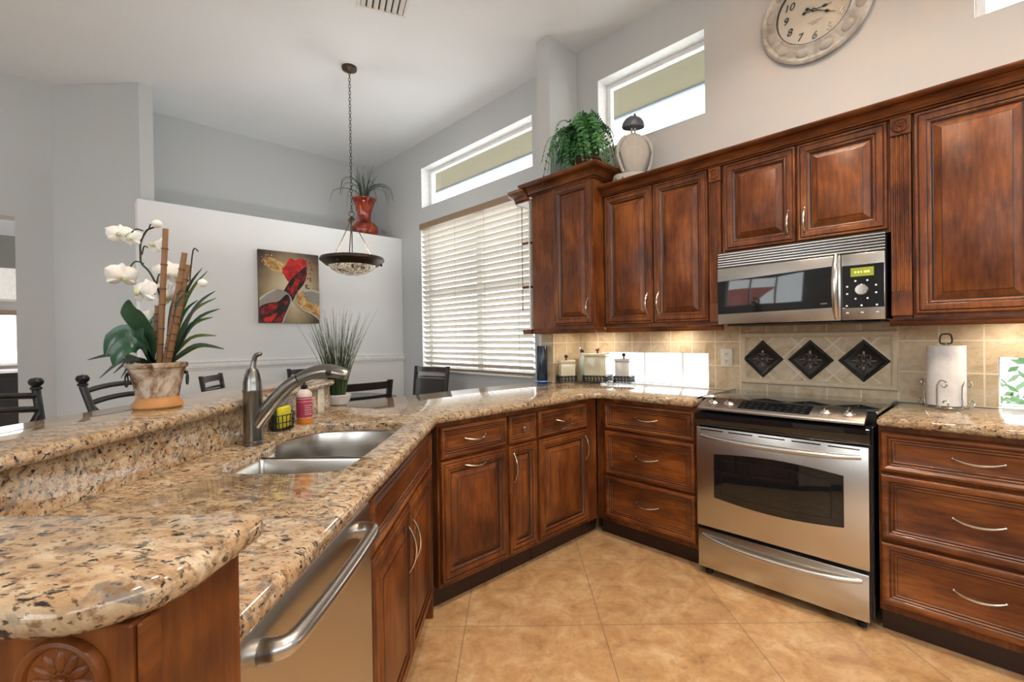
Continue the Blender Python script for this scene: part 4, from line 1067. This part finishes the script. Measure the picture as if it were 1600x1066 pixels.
# ------------------------------------------------------------------ vase on the shelf
t = thing('vase', 'tall red glazed double-gourd vase on top of white plant shelf', 'vase', (2.70, 5.42, 2.5075))
m = MB(); m.lathe([(.10, 0), (.125, .012), (.158, .05), (.166, .10), (.158, .15), (.132, .185), (.098, .207), (.082, .228), (.08, .255), (.088, .32), (.103, .38), (.118, .43), (.13, .462), (.145, .478), (.148, .488), (.14, .494), (.122, .485), (.11, .44), (.095, .38)], 'red_glaze', seg=44, cap=False); m.build('body', t)
t = thing('grass_arrangement', 'dry grass with drooping blades standing in the red vase', 'plant', (2.70, 5.42, 2.86))
m = MB()
for i in range(46):
    a = random.uniform(0, 2*pi); up = i < 26
    if up: L, o = random.uniform(.35, .58), random.uniform(.0, .12); pts = [(0.03*cos(a), .03*sin(a), .0), (.05*cos(a), .05*sin(a), L*.5), ((.05+o)*cos(a), (.05+o)*sin(a), L)]
    else:
        o = random.uniform(.26, .42); h = random.uniform(.24, .36); pts = [(.03*cos(a), .03*sin(a), .05), (.07*cos(a), .07*sin(a), h*.8), (o*.55*cos(a), o*.55*sin(a), h), (o*.9*cos(a), o*.9*sin(a), h*.85), (o*cos(a), o*sin(a), h*.55), (o*1.04*cos(a), o*1.04*sin(a), h*.3)]
    if max(q[1] for q in pts) > .36 or max(q[0] for q in pts) > .325: continue
    q = catmull(pts, 4); m.tube(q, [.0045*(1-.75*k/(len(q)-1)) for k in range(len(q))], random.choice(['grass', 'grass2']), 4)
m.build('blades', t)

# ------------------------------------------------------------------ fern and sculpture on top of the cabinets
FC = (2.775, 2.085, 2.406)
t = thing('potted_fern', 'bushy green fern in wicker pot on top of projecting corner cabinet', 'plant', FC, radians(-43.76))
m = MB(); m.lathe([(.07, 0), (.085, .02), (.10, .10), (.108, .135), (.104, .14), (.09, .13), (0, .12)], 'wicker', seg=28)
for i in range(7): m.tube([(.078+.0045*i+.004, 0, .012+.019*i) if False else ((.078+.0045*i)*cos(a), (.078+.0045*i)*sin(a), .012+.019*i) for a in [2*pi*k/24 for k in range(24)]], .006, 'wicker', 5, True)
m.build('pot', t)
m = MB(); rnd = random.Random(11)
for i in range(150):
    a = rnd.uniform(0, 2*pi); sp = rnd.uniform(.14, .34); h = rnd.uniform(.12, .28)
    if i % 5 == 0: sp = rnd.uniform(.04, .17); h = rnd.uniform(.26, .36)
    drop = rnd.uniform(.08, .30) if i % 5 else rnd.uniform(-.04, .04)
    if sin(a) > .2: sp *= .72; drop = min(drop, .06)
    P0 = Vector((.03*cos(a), .03*sin(a), .12)); P1 = Vector((.4*sp*cos(a), .4*sp*sin(a), .11+h)); P2 = Vector((.8*sp*cos(a), .8*sp*sin(a), .12+h*.85)); P3 = Vector((sp*cos(a+.2), sp*sin(a+.2), .14+h*.6-drop))
    q = catmull([P0, P1, P2, P3], 6); ca, sa = cos(radians(-43.76)), sin(radians(-43.76))
    wp = [(FC[0]+v.x*ca-v.y*sa, FC[1]+v.x*sa+v.y*ca) for v in q]
    if max(w[0] for w in wp) > 2.99 or any(w[0] > 2.66 and w[1] > 2.33 for w in wp) or any(w[0] > 2.755 and w[1] < 1.90 for w in wp): continue
    m.tube(q, .002, 'fern2', 4); n = len(q)
    tw = rnd.uniform(-.5, .5)
    for k in range(3, n-1):
        tg = (q[k+1]-q[k-1]).normalized(); out = Vector((cos(a), sin(a), .4)).normalized()
        sd = tg.cross(out); sd = sd.normalized() if sd.length > .1 else Vector((-sin(a), cos(a), 0))
        sd = (Matrix.Rotation(tw, 3, tg) @ sd); nrm = sd.cross(tg).normalized(); f_ = k/(n-1); ll = .043*(1-.8*max(0, f_-.3)/.7)
        for s2 in (-1, 1):
            for o2 in (0,):
                b = q[k].lerp(q[k+1], o2); dr = (sd*s2+tg*.35-nrm*.12*rnd.uniform(.3, 1.6)).normalized(); e = tg*.0078
                m.add([b-e*.6, b+dr*ll*.5-e, b+dr*ll, b+dr*ll*.55+e, b+e*.6], [(0, 1, 2, 3, 4)], rnd.choice(['fern', 'fern', 'fern2']))
m.build('fronds', t)
t = thing('figure_sculpture', 'pale rounded figure sculpture with dark domed cap on cabinet top', 'sculpture', (2.84, 1.735, 2.2625), radians(-46)); t.scale = (.95, .95, 1.2)
m = MB(); m.lathe([(.143, 0), (.149, .01), (.149, .075), (.141, .085), (0, .085)], 'stucco_white', seg=32, sy=.56)
for i in range(14):
    a = 2*pi*i/14; m.ball((.149*cos(a), .0834*sin(a), .055), .007, 'statue_dark', 8, 6)
m.build('base', t)
m = MB(); m.lathe([(0, .075), (.06, .08), (.10, .12), (.118, .18), (.115, .235), (.09, .285), (.05, .315), (.018, .325), (0, .326)], 'stucco_white', seg=32, sy=.55)
m.build('body', t)
m = MB()
for sg in (-1, 1):
    m.tube(catmull([(sg*.06, -.015, .302), (sg*.105, -.025, .262), (sg*.122, -.035, .205), (sg*.105, -.055, .13), (sg*.085, -.065, .088)], 5), [.013]*10+[.010]*11, 'stucco_white', 10)
    m.tube([(sg*.075, -.06, .10), (sg*.11, -.062, .20)], .004, 'statue_dark', 6)
m.build('arms', t)
m = MB(); m.tube([(-.012, 0, .315), (-.012, 0, .36)], .008, 'stucco_white', 8); m.tube([(.012, 0, .315), (.012, 0, .36)], .008, 'stucco_white', 8); m.build('neck', t)
m = MB(); m.lathe([(0, .352), (.078, .356), (.082, .366), (.074, .388), (.055, .408), (.03, .42), (0, .424)], 'statue_dark', seg=28, sy=.7); m.ball((.012, 0, .425), (.012, .012, .012), 'statue_dark', 10, 8); m.build('cap', t)

# ------------------------------------------------------------------ counter items
def canister(label, loc, rz, w, h, body, dp=None):
    t = thing('canister', label, 'canister', loc, rz, 'square lidded canisters on scroll stands'); dp = dp or w; sh = .058
    st = MB(); a, b = w/2+.008, dp/2+.008
    for z in (.014, sh): st.tube([(-a, -b, z), (a, -b, z), (a, b, z), (-a, b, z)], .0032, 'blackmetal', 6, True)
    for x in (-a, a):
        for y in (-b, b): st.tube([(x, y, sh), (x, y, .012), (x*1.06, y*1.06, .0026)], .0026, 'blackmetal', 6)
    for side in range(4):
        Ls = 2*(a if side % 2 == 0 else b); n = max(3, round(Ls/.026)); q = Matrix.Rotation(side*pi/2, 4, 'Z'); off = b if side % 2 == 0 else a
        for i in range(n):
            x = -Ls/2+(i+.5)*Ls/n; r_ = .0105
            for sg, zz in ((1, .026), (-1, .046)):
                pts = [(x+sg*r_*(1-j/16*.75)*cos(j*.55), -off, zz+r_*(1-j/16*.75)*sin(j*.55)) for j in range(16)]
                st.tube(pts, .0030, 'blackmetal', 5, T=q)
    st.build('scroll_stand', t)
    m = MB(); m.box(-w/2, w/2, -dp/2, dp/2, .017, h-.022, body, .006, 2); m.build('jar', t)
    m = MB(); m.box(-w/2-.003, w/2+.003, -dp/2-.003, dp/2+.003, h-.0215, h, body, .005, 2); ld = m.build('lid', t)
    m = MB(); m.lathe([(.010, 0), (.006, .006), (.005, .012), (.014, .022), (.015, .030), (.010, .038), (0, .042)], 'iron', (0, 0, h), 16); m.build('knob', ld)
canister('small cream canister beside the black cylinder speaker', (2.735, 2.268, .9155), radians(-36), .108, .175, 'cream')
canister('largest cream canister in the corner between two smaller ones', (2.905, 2.105, .9155), radians(-72), .160, .222, 'cream')
canister('small canister standing alone in front of the bright counter window', (2.95, 1.905, .9155), radians(-74), .104, .185, 'whiteceramic')
t = thing('cylinder_speaker', 'black upright cylinder speaker with blue light by wing wall', 'speaker', (2.625, 2.415, .9155))
m = MB(); m.lathe([(.040, 0), (.042, .004), (.042, .014)], 'blackblue', seg=28); m.lathe([(.040, .0195), (.041, .024), (.041, .278), (.038, .284), (0, .2842)], 'blackblue', seg=28); m.build('body', t)
m = MB(); m.lathe([(.0395, .0142), (.0395, .0193)], 'blue_led', seg=28, cap=False); m.build('light_ring', t)
m = MB(); m.tube(catmull([(.03, .02, .004), (.035, -.01, .003), (.045, -.03, .003), (.05, -.045, .006)], 6), .002, 'black', 6); m.build('power_cord', t)
t = thing('glass_bottle', 'pale glass oil bottle half hidden behind the large canister', 'bottle', (2.935, 2.272, .9155))
m = MB(); m.lathe([(.030, 0), (.033, .006), (.033, .15), (.028, .175), (.014, .20), (.012, .225)], 'clear', seg=24); m.build('body', t)
m = MB(); m.lathe([(.014, .2255), (.015, .245), (0, .247)], 'black', seg=16); m.tube([(0, 0, .24), (-.02, -.01, .26), (-.05, -.02, .262)], .005, 'chrome', 8); m.build('pour_spout', t)

t = thing('paper_towel_holder', 'silver scroll wire paper towel holder on right counter', 'holder', (2.905, .175, .9155), radians(-75))
m = MB(); m.tube([(.078*cos(a), .078*sin(a), .006) for a in [2*pi*i/32 for i in range(32)]], .0035, 'chrome', 8, True)
m.tube([(-.078, 0, .006), (.078, 0, .006)], .003, 'chrome', 8); m.build('base_ring', t)
m = MB(); m.tube([(0, 0, .004), (0, 0, .295)], .004, 'chrome', 8)
m.tube(catmull([(0, 0, .29), (-.020, 0, .297), (-.017, 0, .330), (0, 0, .336), (.017, 0, .330), (.020, 0, .297), (0, 0, .29)], 5), .0035, 'iron', 8); m.build('centre_post', t)
for i, a in enumerate((-125, -60, 25, 155)):
    q = Matrix.Rotation(radians(a), 4, 'Z'); m = MB()
    sp = [(.078+.0, 0, .006), (.078, 0, .09), (.079, .004, .115), (.080, .018, .13), (.080, .034, .122), (.080, .036, .106), (.080, .024, .100), (.080, .020, .110)]
    m.tube(catmull(sp, 5), .003, 'chrome', 8, T=q); sp = [(.079, 0, .02), (.082, .02, .008), (.086, .04, .016), (.086, .044, .034), (.084, .030, .040), (.084, .024, .030)]
    m.tube(catmull(sp, 5), .003, 'chrome', 8, T=q); m.build('scroll', t)
t = thing('paper_towel_roll', 'white paper towel roll standing on the wire holder', 'paper towel', (2.905, .175, .9285))
m = MB(); m.lathe([(.020, 0), (.066, 0), (.067, .002), (.067, .268), (.066, .27), (.020, .27), (.020, 0)], 'paper', seg=44); m.build('roll', t)
m = MB(); m.lathe([(.0192, .001), (.0192, .2705), (.0172, .2705), (.0172, .001), (.0192, .001)], 'brass', seg=24); m.build('core', t)

# sink-side items
t = thing('soap_bottle', 'pink labelled soap pump bottle behind the sink', 'soap bottle', (*dn(1.965, -.885), .9155), radians(-44))
m = MB(); m.lathe([(.028, 0), (.031, .004), (.031, .024)], 'orange_soap', seg=28); m.lathe([(.031, .0242), (.0312, .118), (.029, .128), (.019, .140), (.012, .144)], 'soap_white', seg=28); m.build('bottle', t)
m = MB(); m.lathe([(.0316, .027), (.0316, .112), (.0312, .1125)], 'pinklabel', seg=28, cap=False)
m.lathe([(.0319, .092), (.0319, .094)], 'soap_white', seg=28, cap=False); m.lathe([(.0319, .104), (.0319, .107)], 'soap_white', seg=28, cap=False)
for i in range(5): m.box(-.016, .016-.004*(i % 2), -.0322, -.0316, .040+i*.009, .0425+i*.009, 'soap_white', T=Matrix.Rotation(.9, 4, 'Z'))
m.build('label_band', t)
m = MB(); m.lathe([(.013, .1442), (.014, .150), (.014, .160), (.006, .163), (.005, .19)], 'black', seg=18); m.tube(catmull([(0, 0, .188), (.012, 0, .194), (.03, 0, .193), (.045, 0, .187)], 4), .0045, 'black', 8); m.build('pump', t)
t = thing('sponge_caddy', 'black wire sponge caddy between faucet and soap bottle', 'caddy', (*dn(1.83, -.908), .9155), RD)
m = MB()
for z, k in ((.004, .9), (.034, 1), (.062, 1.05)):
    m.tube([(.060*k*cos(a), .032*k*sin(a), z) for a in [2*pi*i/28 for i in range(28)]], .0022, 'blackmetal', 6, True)
for i in range(18):
    a = 2*pi*i/18; m.tube([(.054*cos(a), .029*sin(a), .004), (.063*cos(a), .0335*sin(a), .062)], .0018, 'blackmetal', 5)
for x in (-.04, -.02, 0, .02, .04): m.tube([(x, -.024, .004), (x, .024, .004)], .0018, 'blackmetal', 5)
m.build('basket', t)
t = thing('sponge', 'yellow kitchen sponge standing up in the wire caddy', 'sponge', (*dn(1.83, -.908), .922), RD)
m = MB(); m.box(-.042, .042, -.014, .010, .0, .085, 'sponge', .010, 3); m.box(-.042, .042, .010, .016, .0, .085, 'leaf', .002); m.build('foam', t)

# grass plant on the far corner of the counter
t = thing('potted_grass', 'upright ornamental grass in low white bowl beyond end of bar', 'plant', (1.070, 2.490, .9155))
m = MB(); m.lathe([(.045, 0), (.055, .004), (.066, .030), (.072, .052), (.070, .056), (.064, .052), (.05, .044), (0, .044)], 'whiteceramic', seg=36); m.build('pot', t)
m = MB(); rnd = random.Random(5)
for i in range(180):
    a = rnd.uniform(0, 2*pi); b = rnd.uniform(.006, .042); L = rnd.uniform(.30, .50); o = rnd.uniform(.02, .20)*(L/.5)
    bend = rnd.uniform(.0, .04)
    pts = [(b*cos(a), b*sin(a), .04), ((b+o*.35)*cos(a), (b+o*.35)*sin(a), .04+L*.45), ((b+o)*cos(a+.1), (b+o)*sin(a+.1), .04+L-bend)]
    q = catmull(pts, 4); m.tube(q, [0.0045*(1-.8*k/(len(q)-1)) for k in range(len(q))], rnd.choice(['grass', 'grass2', 'spike', 'grass']), 4, flat=.35)
m.build('blades', t)

# ------------------------------------------------------------------ orchid on the bar
t = thing('potted_orchid', 'white silk orchid with bamboo stakes in aged clay pot on bar', 'plant', (.208, 1.796, 1.0625), radians(-43.76))
m = MB(); m.lathe([(0, .0), (.060, .0), (.065, .006), (.064, .016), (.056, .026), (.054, .034)], 'pond', seg=40); m.build('pot_foot', t)
m = MB(); m.lathe([(.054, .0342), (.060, .07), (.068, .105), (.073, .122), (.079, .126), (.080, .136), (.077, .139), (.071, .135), (.065, .118), (0, .116)], 'aged_clay', seg=40); m.build('pot', t)
for sg in (-1, 1):
    m = MB(); m.tube([(sg*.076, .015*cos(a), .086+.018*sin(a)) for a in [2*pi*i/20 for i in range(20)]], .0025, 'blackmetal', 6, True, T=Matrix.Rotation(.45, 4, 'Z'))
    m.ball((sg*.073, 0, .106), .006, 'blackmetal', 8, 6, T=Matrix.Rotation(.45, 4, 'Z')); m.build('ring_handle', t)
m = MB(); m.lathe([(0, .126), (.05, .124), (.067, .1205)], 'soil', seg=24)
for i in range(40):
    a = random.uniform(0, 2*pi); r_ = random.uniform(0, .055); m.ball((r_*cos(a), r_*sin(a), .126), random.uniform(.006, .012), 'soil', 6, 4)
m.build('moss', t)
def PX(x, y, d=0):   # plant-local metres (across, up) at depth d behind the pot axis
    D = 1.441; return ((x-800)*(D+d)+553*D)/732, .1975-(y-536.7)*(D+d)/732
def stake(x0, y0, x1, y1, dy, name='bamboo_stake'):
    a, b = PX(x0, y0, dy*.3), PX(x1, y1, dy); A, B = Vector((a[0], dy*.3, a[1])), Vector((b[0], dy, b[1])); m = MB(); n = 7
    m.tube([A, B], [.0085, .0075], 'bamboo', 10)
    for i in range(1, n): q = A.lerp(B, i/n+.03*(i % 2)); m.tube([q-(B-A).normalized()*.002, q+(B-A).normalized()*.002], .0095, 'ring', 10)
    m.build(name, t)
stake(250, 575, 264, 358, -.03); stake(258, 575, 293, 396, -.02); stake(264, 575, 298, 415, .02); stake(246, 575, 249, 478, .03); stake(262, 575, 284, 481, -.035)
m = MB(); st = [PX(*q) for q in ((252, 560), (255, 500), (252, 470), (247, 445), (240, 425), (229, 412), (225, 397), (222, 378), (229, 361), (238, 357), (252, 355))]
sp = catmull([Vector((x, .01*sin(i), z)) for i, (x, z) in enumerate(st)], 4); m.tube(sp, .0028, 'stemdark', 6)
for a, b in (((222, 378), (200, 372)), ((229, 361), (214, 366)), ((226, 398), (240, 388)), ((229, 412), (205, 432)), ((246, 460), (222, 459)), ((248, 445), (262, 432)), ((238, 357), (250, 354)), ((300, 440), (318, 395))):
    p, q = PX(*a), PX(*b); m.tube(catmull([Vector((p[0], 0, p[1])), Vector(((p[0]+q[0])/2, -.008, max(p[1], q[1])+.004)), Vector((q[0], -.012, q[1]))], 4), .002, 'stemdark', 6)
m.build('flower_stem', t)
def petal(m, T, L, w, cup):
    n = 6; vs = []; fs = []
    for i in range(n+1):
        s_ = i/n; ww = w*sin(pi*min(1, .08+s_*.92))**.6*(1 if s_ < .98 else .25)
        for j in range(5):
            u = j/4*2-1; vs.append((s_*L, u*ww/2, -cup*(s_*s_)+.012*(u*u)*(-1)))
    for i in range(n):
        for j in range(4): a = i*5+j; fs.append((a, a+1, a+6, a+5))
    m.add(vs, fs, 'petal', T)
def flower(px, py, dy, yaw, pitch, s_=1.0):
    x, z = PX(px, py, dy); m = MB()
    B = Matrix.Translation((x, dy, z)) @ Matrix.Rotation(yaw, 4, 'Z') @ Matrix.Rotation(pi/2+pitch, 4, 'X') @ Matrix.Scale(s_, 4)
    for a, L, w in ((90, .040, .030), (210, .040, .030), (330, .040, .030)): petal(m, B @ Matrix.Rotation(radians(a), 4, 'Z') @ Matrix.Translation((0, 0, -.002)), L, w, .006)
    for a in (25, 155): petal(m, B @ Matrix.Rotation(radians(a), 4, 'Z') @ Matrix.Translation((0, 0, .002)), .046, .050, .008)
    m.ball((0, -.006, .008), (.006, .009, .008), 'bud', 10, 8, T=B); m.build('flower', t)
flower(191, 364, -.02, .5, -.2, .85); flower(209, 372, -.03, -.3, -.2, .7); flower(246, 382, -.01, -.5, -.5, .85); flower(197, 432, -.03, 1.0, .2, 1.0); flower(222, 455, -.04, -.3, -.2, 1.05)
flower(263, 428, .03, .2, -.1, 1.1); flower(283, 430, .035, -.4, -.1, .95); flower(266, 462, .025, .1, 0, 1.05); flower(236, 500, .03, .6, .2, .8)
for (x, y, r_) in ((255, 352, .013), (214, 369, .009), (324, 444, .012)):
    a, b = PX(x, y); m = MB(); m.ball((a, -.012, b), (r_*1.15, r_, r_), 'bud' if r_ < .0125 and x < 300 else 'petal', 12, 8); m.build('flower_bud', t)
def leaf(m, pts, ws, mat, fold=.25, thick=0):
    q = catmull([Vector(p) for p in pts], 5); n = len(q); vs = []; fs = []
    for i in range(n):
        f_ = i/(n-1)*(len(ws)-1); k = min(int(f_), len(ws)-2); w = ws[k]+(ws[k+1]-ws[k])*(f_-k)
        tg = (q[min(i+1, n-1)]-q[max(i-1, 0)]).normalized(); sd = tg.cross(Vector((0, -1, .35))).normalized(); nr = sd.cross(tg)
        vs += [q[i]-sd*w+nr*w*fold, q[i]-sd*w*.5+nr*w*fold*.4, q[i], q[i]+sd*w*.5+nr*w*fold*.4, q[i]+sd*w+nr*w*fold]
    for i in range(n-1):
        for j in range(4): a = i*5+j; fs.append((a, a+1, a+6, a+5))
    m.add(vs, fs, mat)
def bigleaf(pp, dys, ws):
    m = MB(); leaf(m, [(PX(*p, d_)[0], d_, PX(*p, d_)[1]) for p, d_ in zip(pp, dys)], [w*.80 for w in ws], 'leaf'); m.build('leaf', t)
bigleaf(((240, 565), (238, 528), (222, 505), (208, 485), (205, 468)), (0, -.02, -.05, -.07, -.08), (.008, .022, .034, .034, .004))
bigleaf(((238, 568), (225, 535), (200, 518), (178, 530), (166, 556)), (0, -.03, -.05, -.06, -.06), (.008, .018, .028, .030, .004))
bigleaf(((240, 566), (225, 545), (205, 540), (188, 552), (180, 572)), (0, -.06, -.09, -.10, -.10), (.008, .022, .036, .034, .005))
bigleaf(((242, 566), (243, 530), (246, 505), (252, 488)), (0, .02, .03, .03), (.008, .022, .026, .004))
bigleaf(((244, 568), (230, 545), (222, 528), (226, 512)), (0, -.05, -.08, -.09), (.008, .02, .026, .004))
m = MB(); rnd = random.Random(3)
for tip in ((345, 545), (352, 547), (340, 526), (346, 484), (341, 467), (340, 456), (328, 425), (320, 420), (305, 440), (322, 500), (300, 455), (290, 450), (335, 497), (312, 470)):
    base = (262+rnd.uniform(-4, 6), 572); mid = (base[0]*.35+tip[0]*.65-10+rnd.uniform(-4, 4), base[1]*.38+tip[1]*.62-14)
    d_ = rnd.uniform(-.06, .05); leaf(m, [(PX(*base)[0], 0, PX(*base)[1]), (PX(*mid, d_*.6)[0], d_*.6, PX(*mid, d_*.6)[1]), (PX(*tip, d_)[0], d_, PX(*tip, d_)[1])], (.003, .0065, .0055, .001), rnd.choice(['leaf', 'spike', 'grass2']), .3)
for tip in ((138, 561), (156, 590), (178, 583), (190, 590)):
    base = (238, 570); mid = ((base[0]+tip[0])/2, min(base[1], tip[1])-8); d_ = rnd.uniform(-.08, -.02)
    leaf(m, [(PX(*base)[0], 0, PX(*base)[1]), (PX(*mid, d_*.6)[0], d_*.6, PX(*mid, d_*.6)[1]), (PX(*tip, d_)[0], d_, PX(*tip, d_)[1])], (.003, .007, .006, .001), 'grass2', .3)
m.build('spiky_foliage', t)

# ------------------------------------------------------------------ bar stools behind the bar
def stool(label, d, n, rz, lean=.16):
    t = thing('bar_stool', label, 'stool', (*dn(d, n), 0), rz, 'black metal bar stools behind the raised bar')
    m = MB(); m.box(-.20, .20, -.19, .19, .735, .775, 'leather', .018, 3); m.build('seat', t)
    m = MB(); m.box(-.205, .205, -.195, .195, .712, .734, 'blackmetal', .004); m.build('seat_frame', t)
    for sx in (-1, 1):
        m = MB(); m.tube([(sx*.18, -.17, .715), (sx*.205, -.20, .0)], .013, 'blackmetal', 10); m.build('leg', t)
        m = MB(); m.tube([(sx*.195, .185, .72), (sx*.205, .21, .0)], .013, 'blackmetal', 10); m.build('leg', t)
        yt = .19+lean*.40
        m = MB(); m.tube([(sx*.195, .19, .70), (sx*.205, yt, 1.098)], .013, 'blackmetal', 10)
        q = Matrix.Translation((sx*.205, yt, 1.098)); m.lathe([(.013, 0), (.017, .003), (.017, .010), (.012, .013), (.020, .022), (.022, .032), (.016, .042), (0, .046)], 'blackmetal', seg=16, T=q); m.build('back_post', t)
    yk = lambda z: .19+lean*(z-.70)
    for z, b in ((1.078, .03), (1.03, .03)):
        m = MB(); pts = [(x*.2, yk(z)+b*(1-x*x), z+.012*(1-x*x)) for x in [i/8*2-1 for i in range(9)]]; m.tube(pts, .011, 'blackmetal', 8); m.build('back_rail', t)
    m = MB()
    for sx in (-1, 1): m.tube([(sx*.200, yk(1.02), 1.02), (sx*.10, yk(.88)+.01, .88), (0, yk(.80)+.015, .80)], .010, 'blackmetal', 8)
    m.tube([(-.195, yk(.80), .80), (.195, yk(.80), .80)], .010, 'blackmetal', 8); m.build('back_brace', t)
    m = MB()
    for y in (-.19, .20): m.tube([(-.20, y, .25), (.20, y, .25)], .009, 'blackmetal', 8)
    for x in (-.20, .20): m.tube([(x, -.19, .30), (x, .20, .30)], .009, 'blackmetal', 8)
    m.build('footrest', t); return t
stool('black metal bar stool with ball finials nearest the left frame edge', 1.475, -1.47, RD)
stool('black metal bar stool leaning back behind the orchid pot', 2.01, -1.345, RD, .34)

# ------------------------------------------------------------------ dining set
t = thing('dining_table', 'dark round dining table under the pendant lamp', 'table', (1.72, 4.02, 0))
m = MB(); m.lathe([(0, .715), (.50, .715), (.52, .722), (.52, .740), (.51, .748), (0, .748)], 'darkwood', seg=56); m.build('tabletop', t)
m = MB(); m.lathe([(.06, .05), (.09, .10), (.05, .20), (.06, .45), (.10, .66), (.16, .714)], 'darkwood', seg=28); m.build('pedestal', t)
for k in range(4):
    m = MB(); m.tube(catmull([(.05, 0, .16), (.18, 0, .10), (.30, 0, .035)], 4), [.035]*5+[.028]*4, 'darkwood', 10, T=Matrix.Rotation(k*pi/2+.4, 4, 'Z')); m.build('foot', t)
def dining_chair(label, loc, rz):
    t = thing('dining_chair', label, 'chair', loc, rz, 'dark dining chairs around the table')
    m = MB(); m.box(-.21, .21, -.21, .20, .435, .475, 'leather', .016, 3); m.build('seat', t)
    m = MB(); m.box(-.215, .215, -.215, .205, .395, .434, 'darkwood', .004); m.build('seat_frame', t)
    for sx in (-1, 1):
        m = MB(); m.box(sx*.195-.018, sx*.195+.018, -.212, -.176, 0, .394, 'darkwood', .004); m.build('leg', t)
        m = MB(); pts = [(sx*.20, .235, 0), (sx*.20, .21, .42), (sx*.20, .225, .70), (sx*.205, .265, .985)]
        L = [[(x-.016, y-.014, z), (x+.016, y-.014, z), (x+.016, y+.014, z), (x-.016, y+.014, z)] for x, y, z in catmull([Vector(p) for p in pts], 4)]
        m.rings(L, 'darkwood', 'darkwood', 'darkwood'); m.build('back_post', t)
    def yk(z): return .215+.05*max(0, (z-.6))/.385
    def slat_(z0, z1, mat, nm, th=.009, wd=.185):
        m = MB(); L = []
        for i in range(9):
            q = i/8*2-1; x = q*wd; b = .022*(1-q*q)
            L.append([(x, yk(z0)+b-th, z0), (x, yk(z0)+b+th, z0), (x, yk(z1)+b+th, z1), (x, yk(z1)+b-th, z1)])
        m.rings(L, mat, mat, mat); m.build(nm, t)
    slat_(.925, .975, 'darkwood', 'top_rail'); slat_(.865, .885, 'darkwood', 'cross_rail', .008); slat_(.60, .858, 'leather', 'back_pad', .014); slat_(.565, .595, 'darkwood', 'lower_rail', .008)
    return t
C1 = dining_chair('dark dining chair nearest the counter, back beside the grass plant', (1.44, 3.22, 0), pi)
dup(C1, (2.50, 4.00, 0), -pi/2+.3, 'dark dining chair by the blinds, right of the table')
dup(C1, (1.14, 4.56, 0), 1.03, 'dark dining chair against white wall, leftmost at the table')
dup(C1, (1.84, 4.70, 0), 0.0, 'dark dining chair against white wall behind the grass plant')
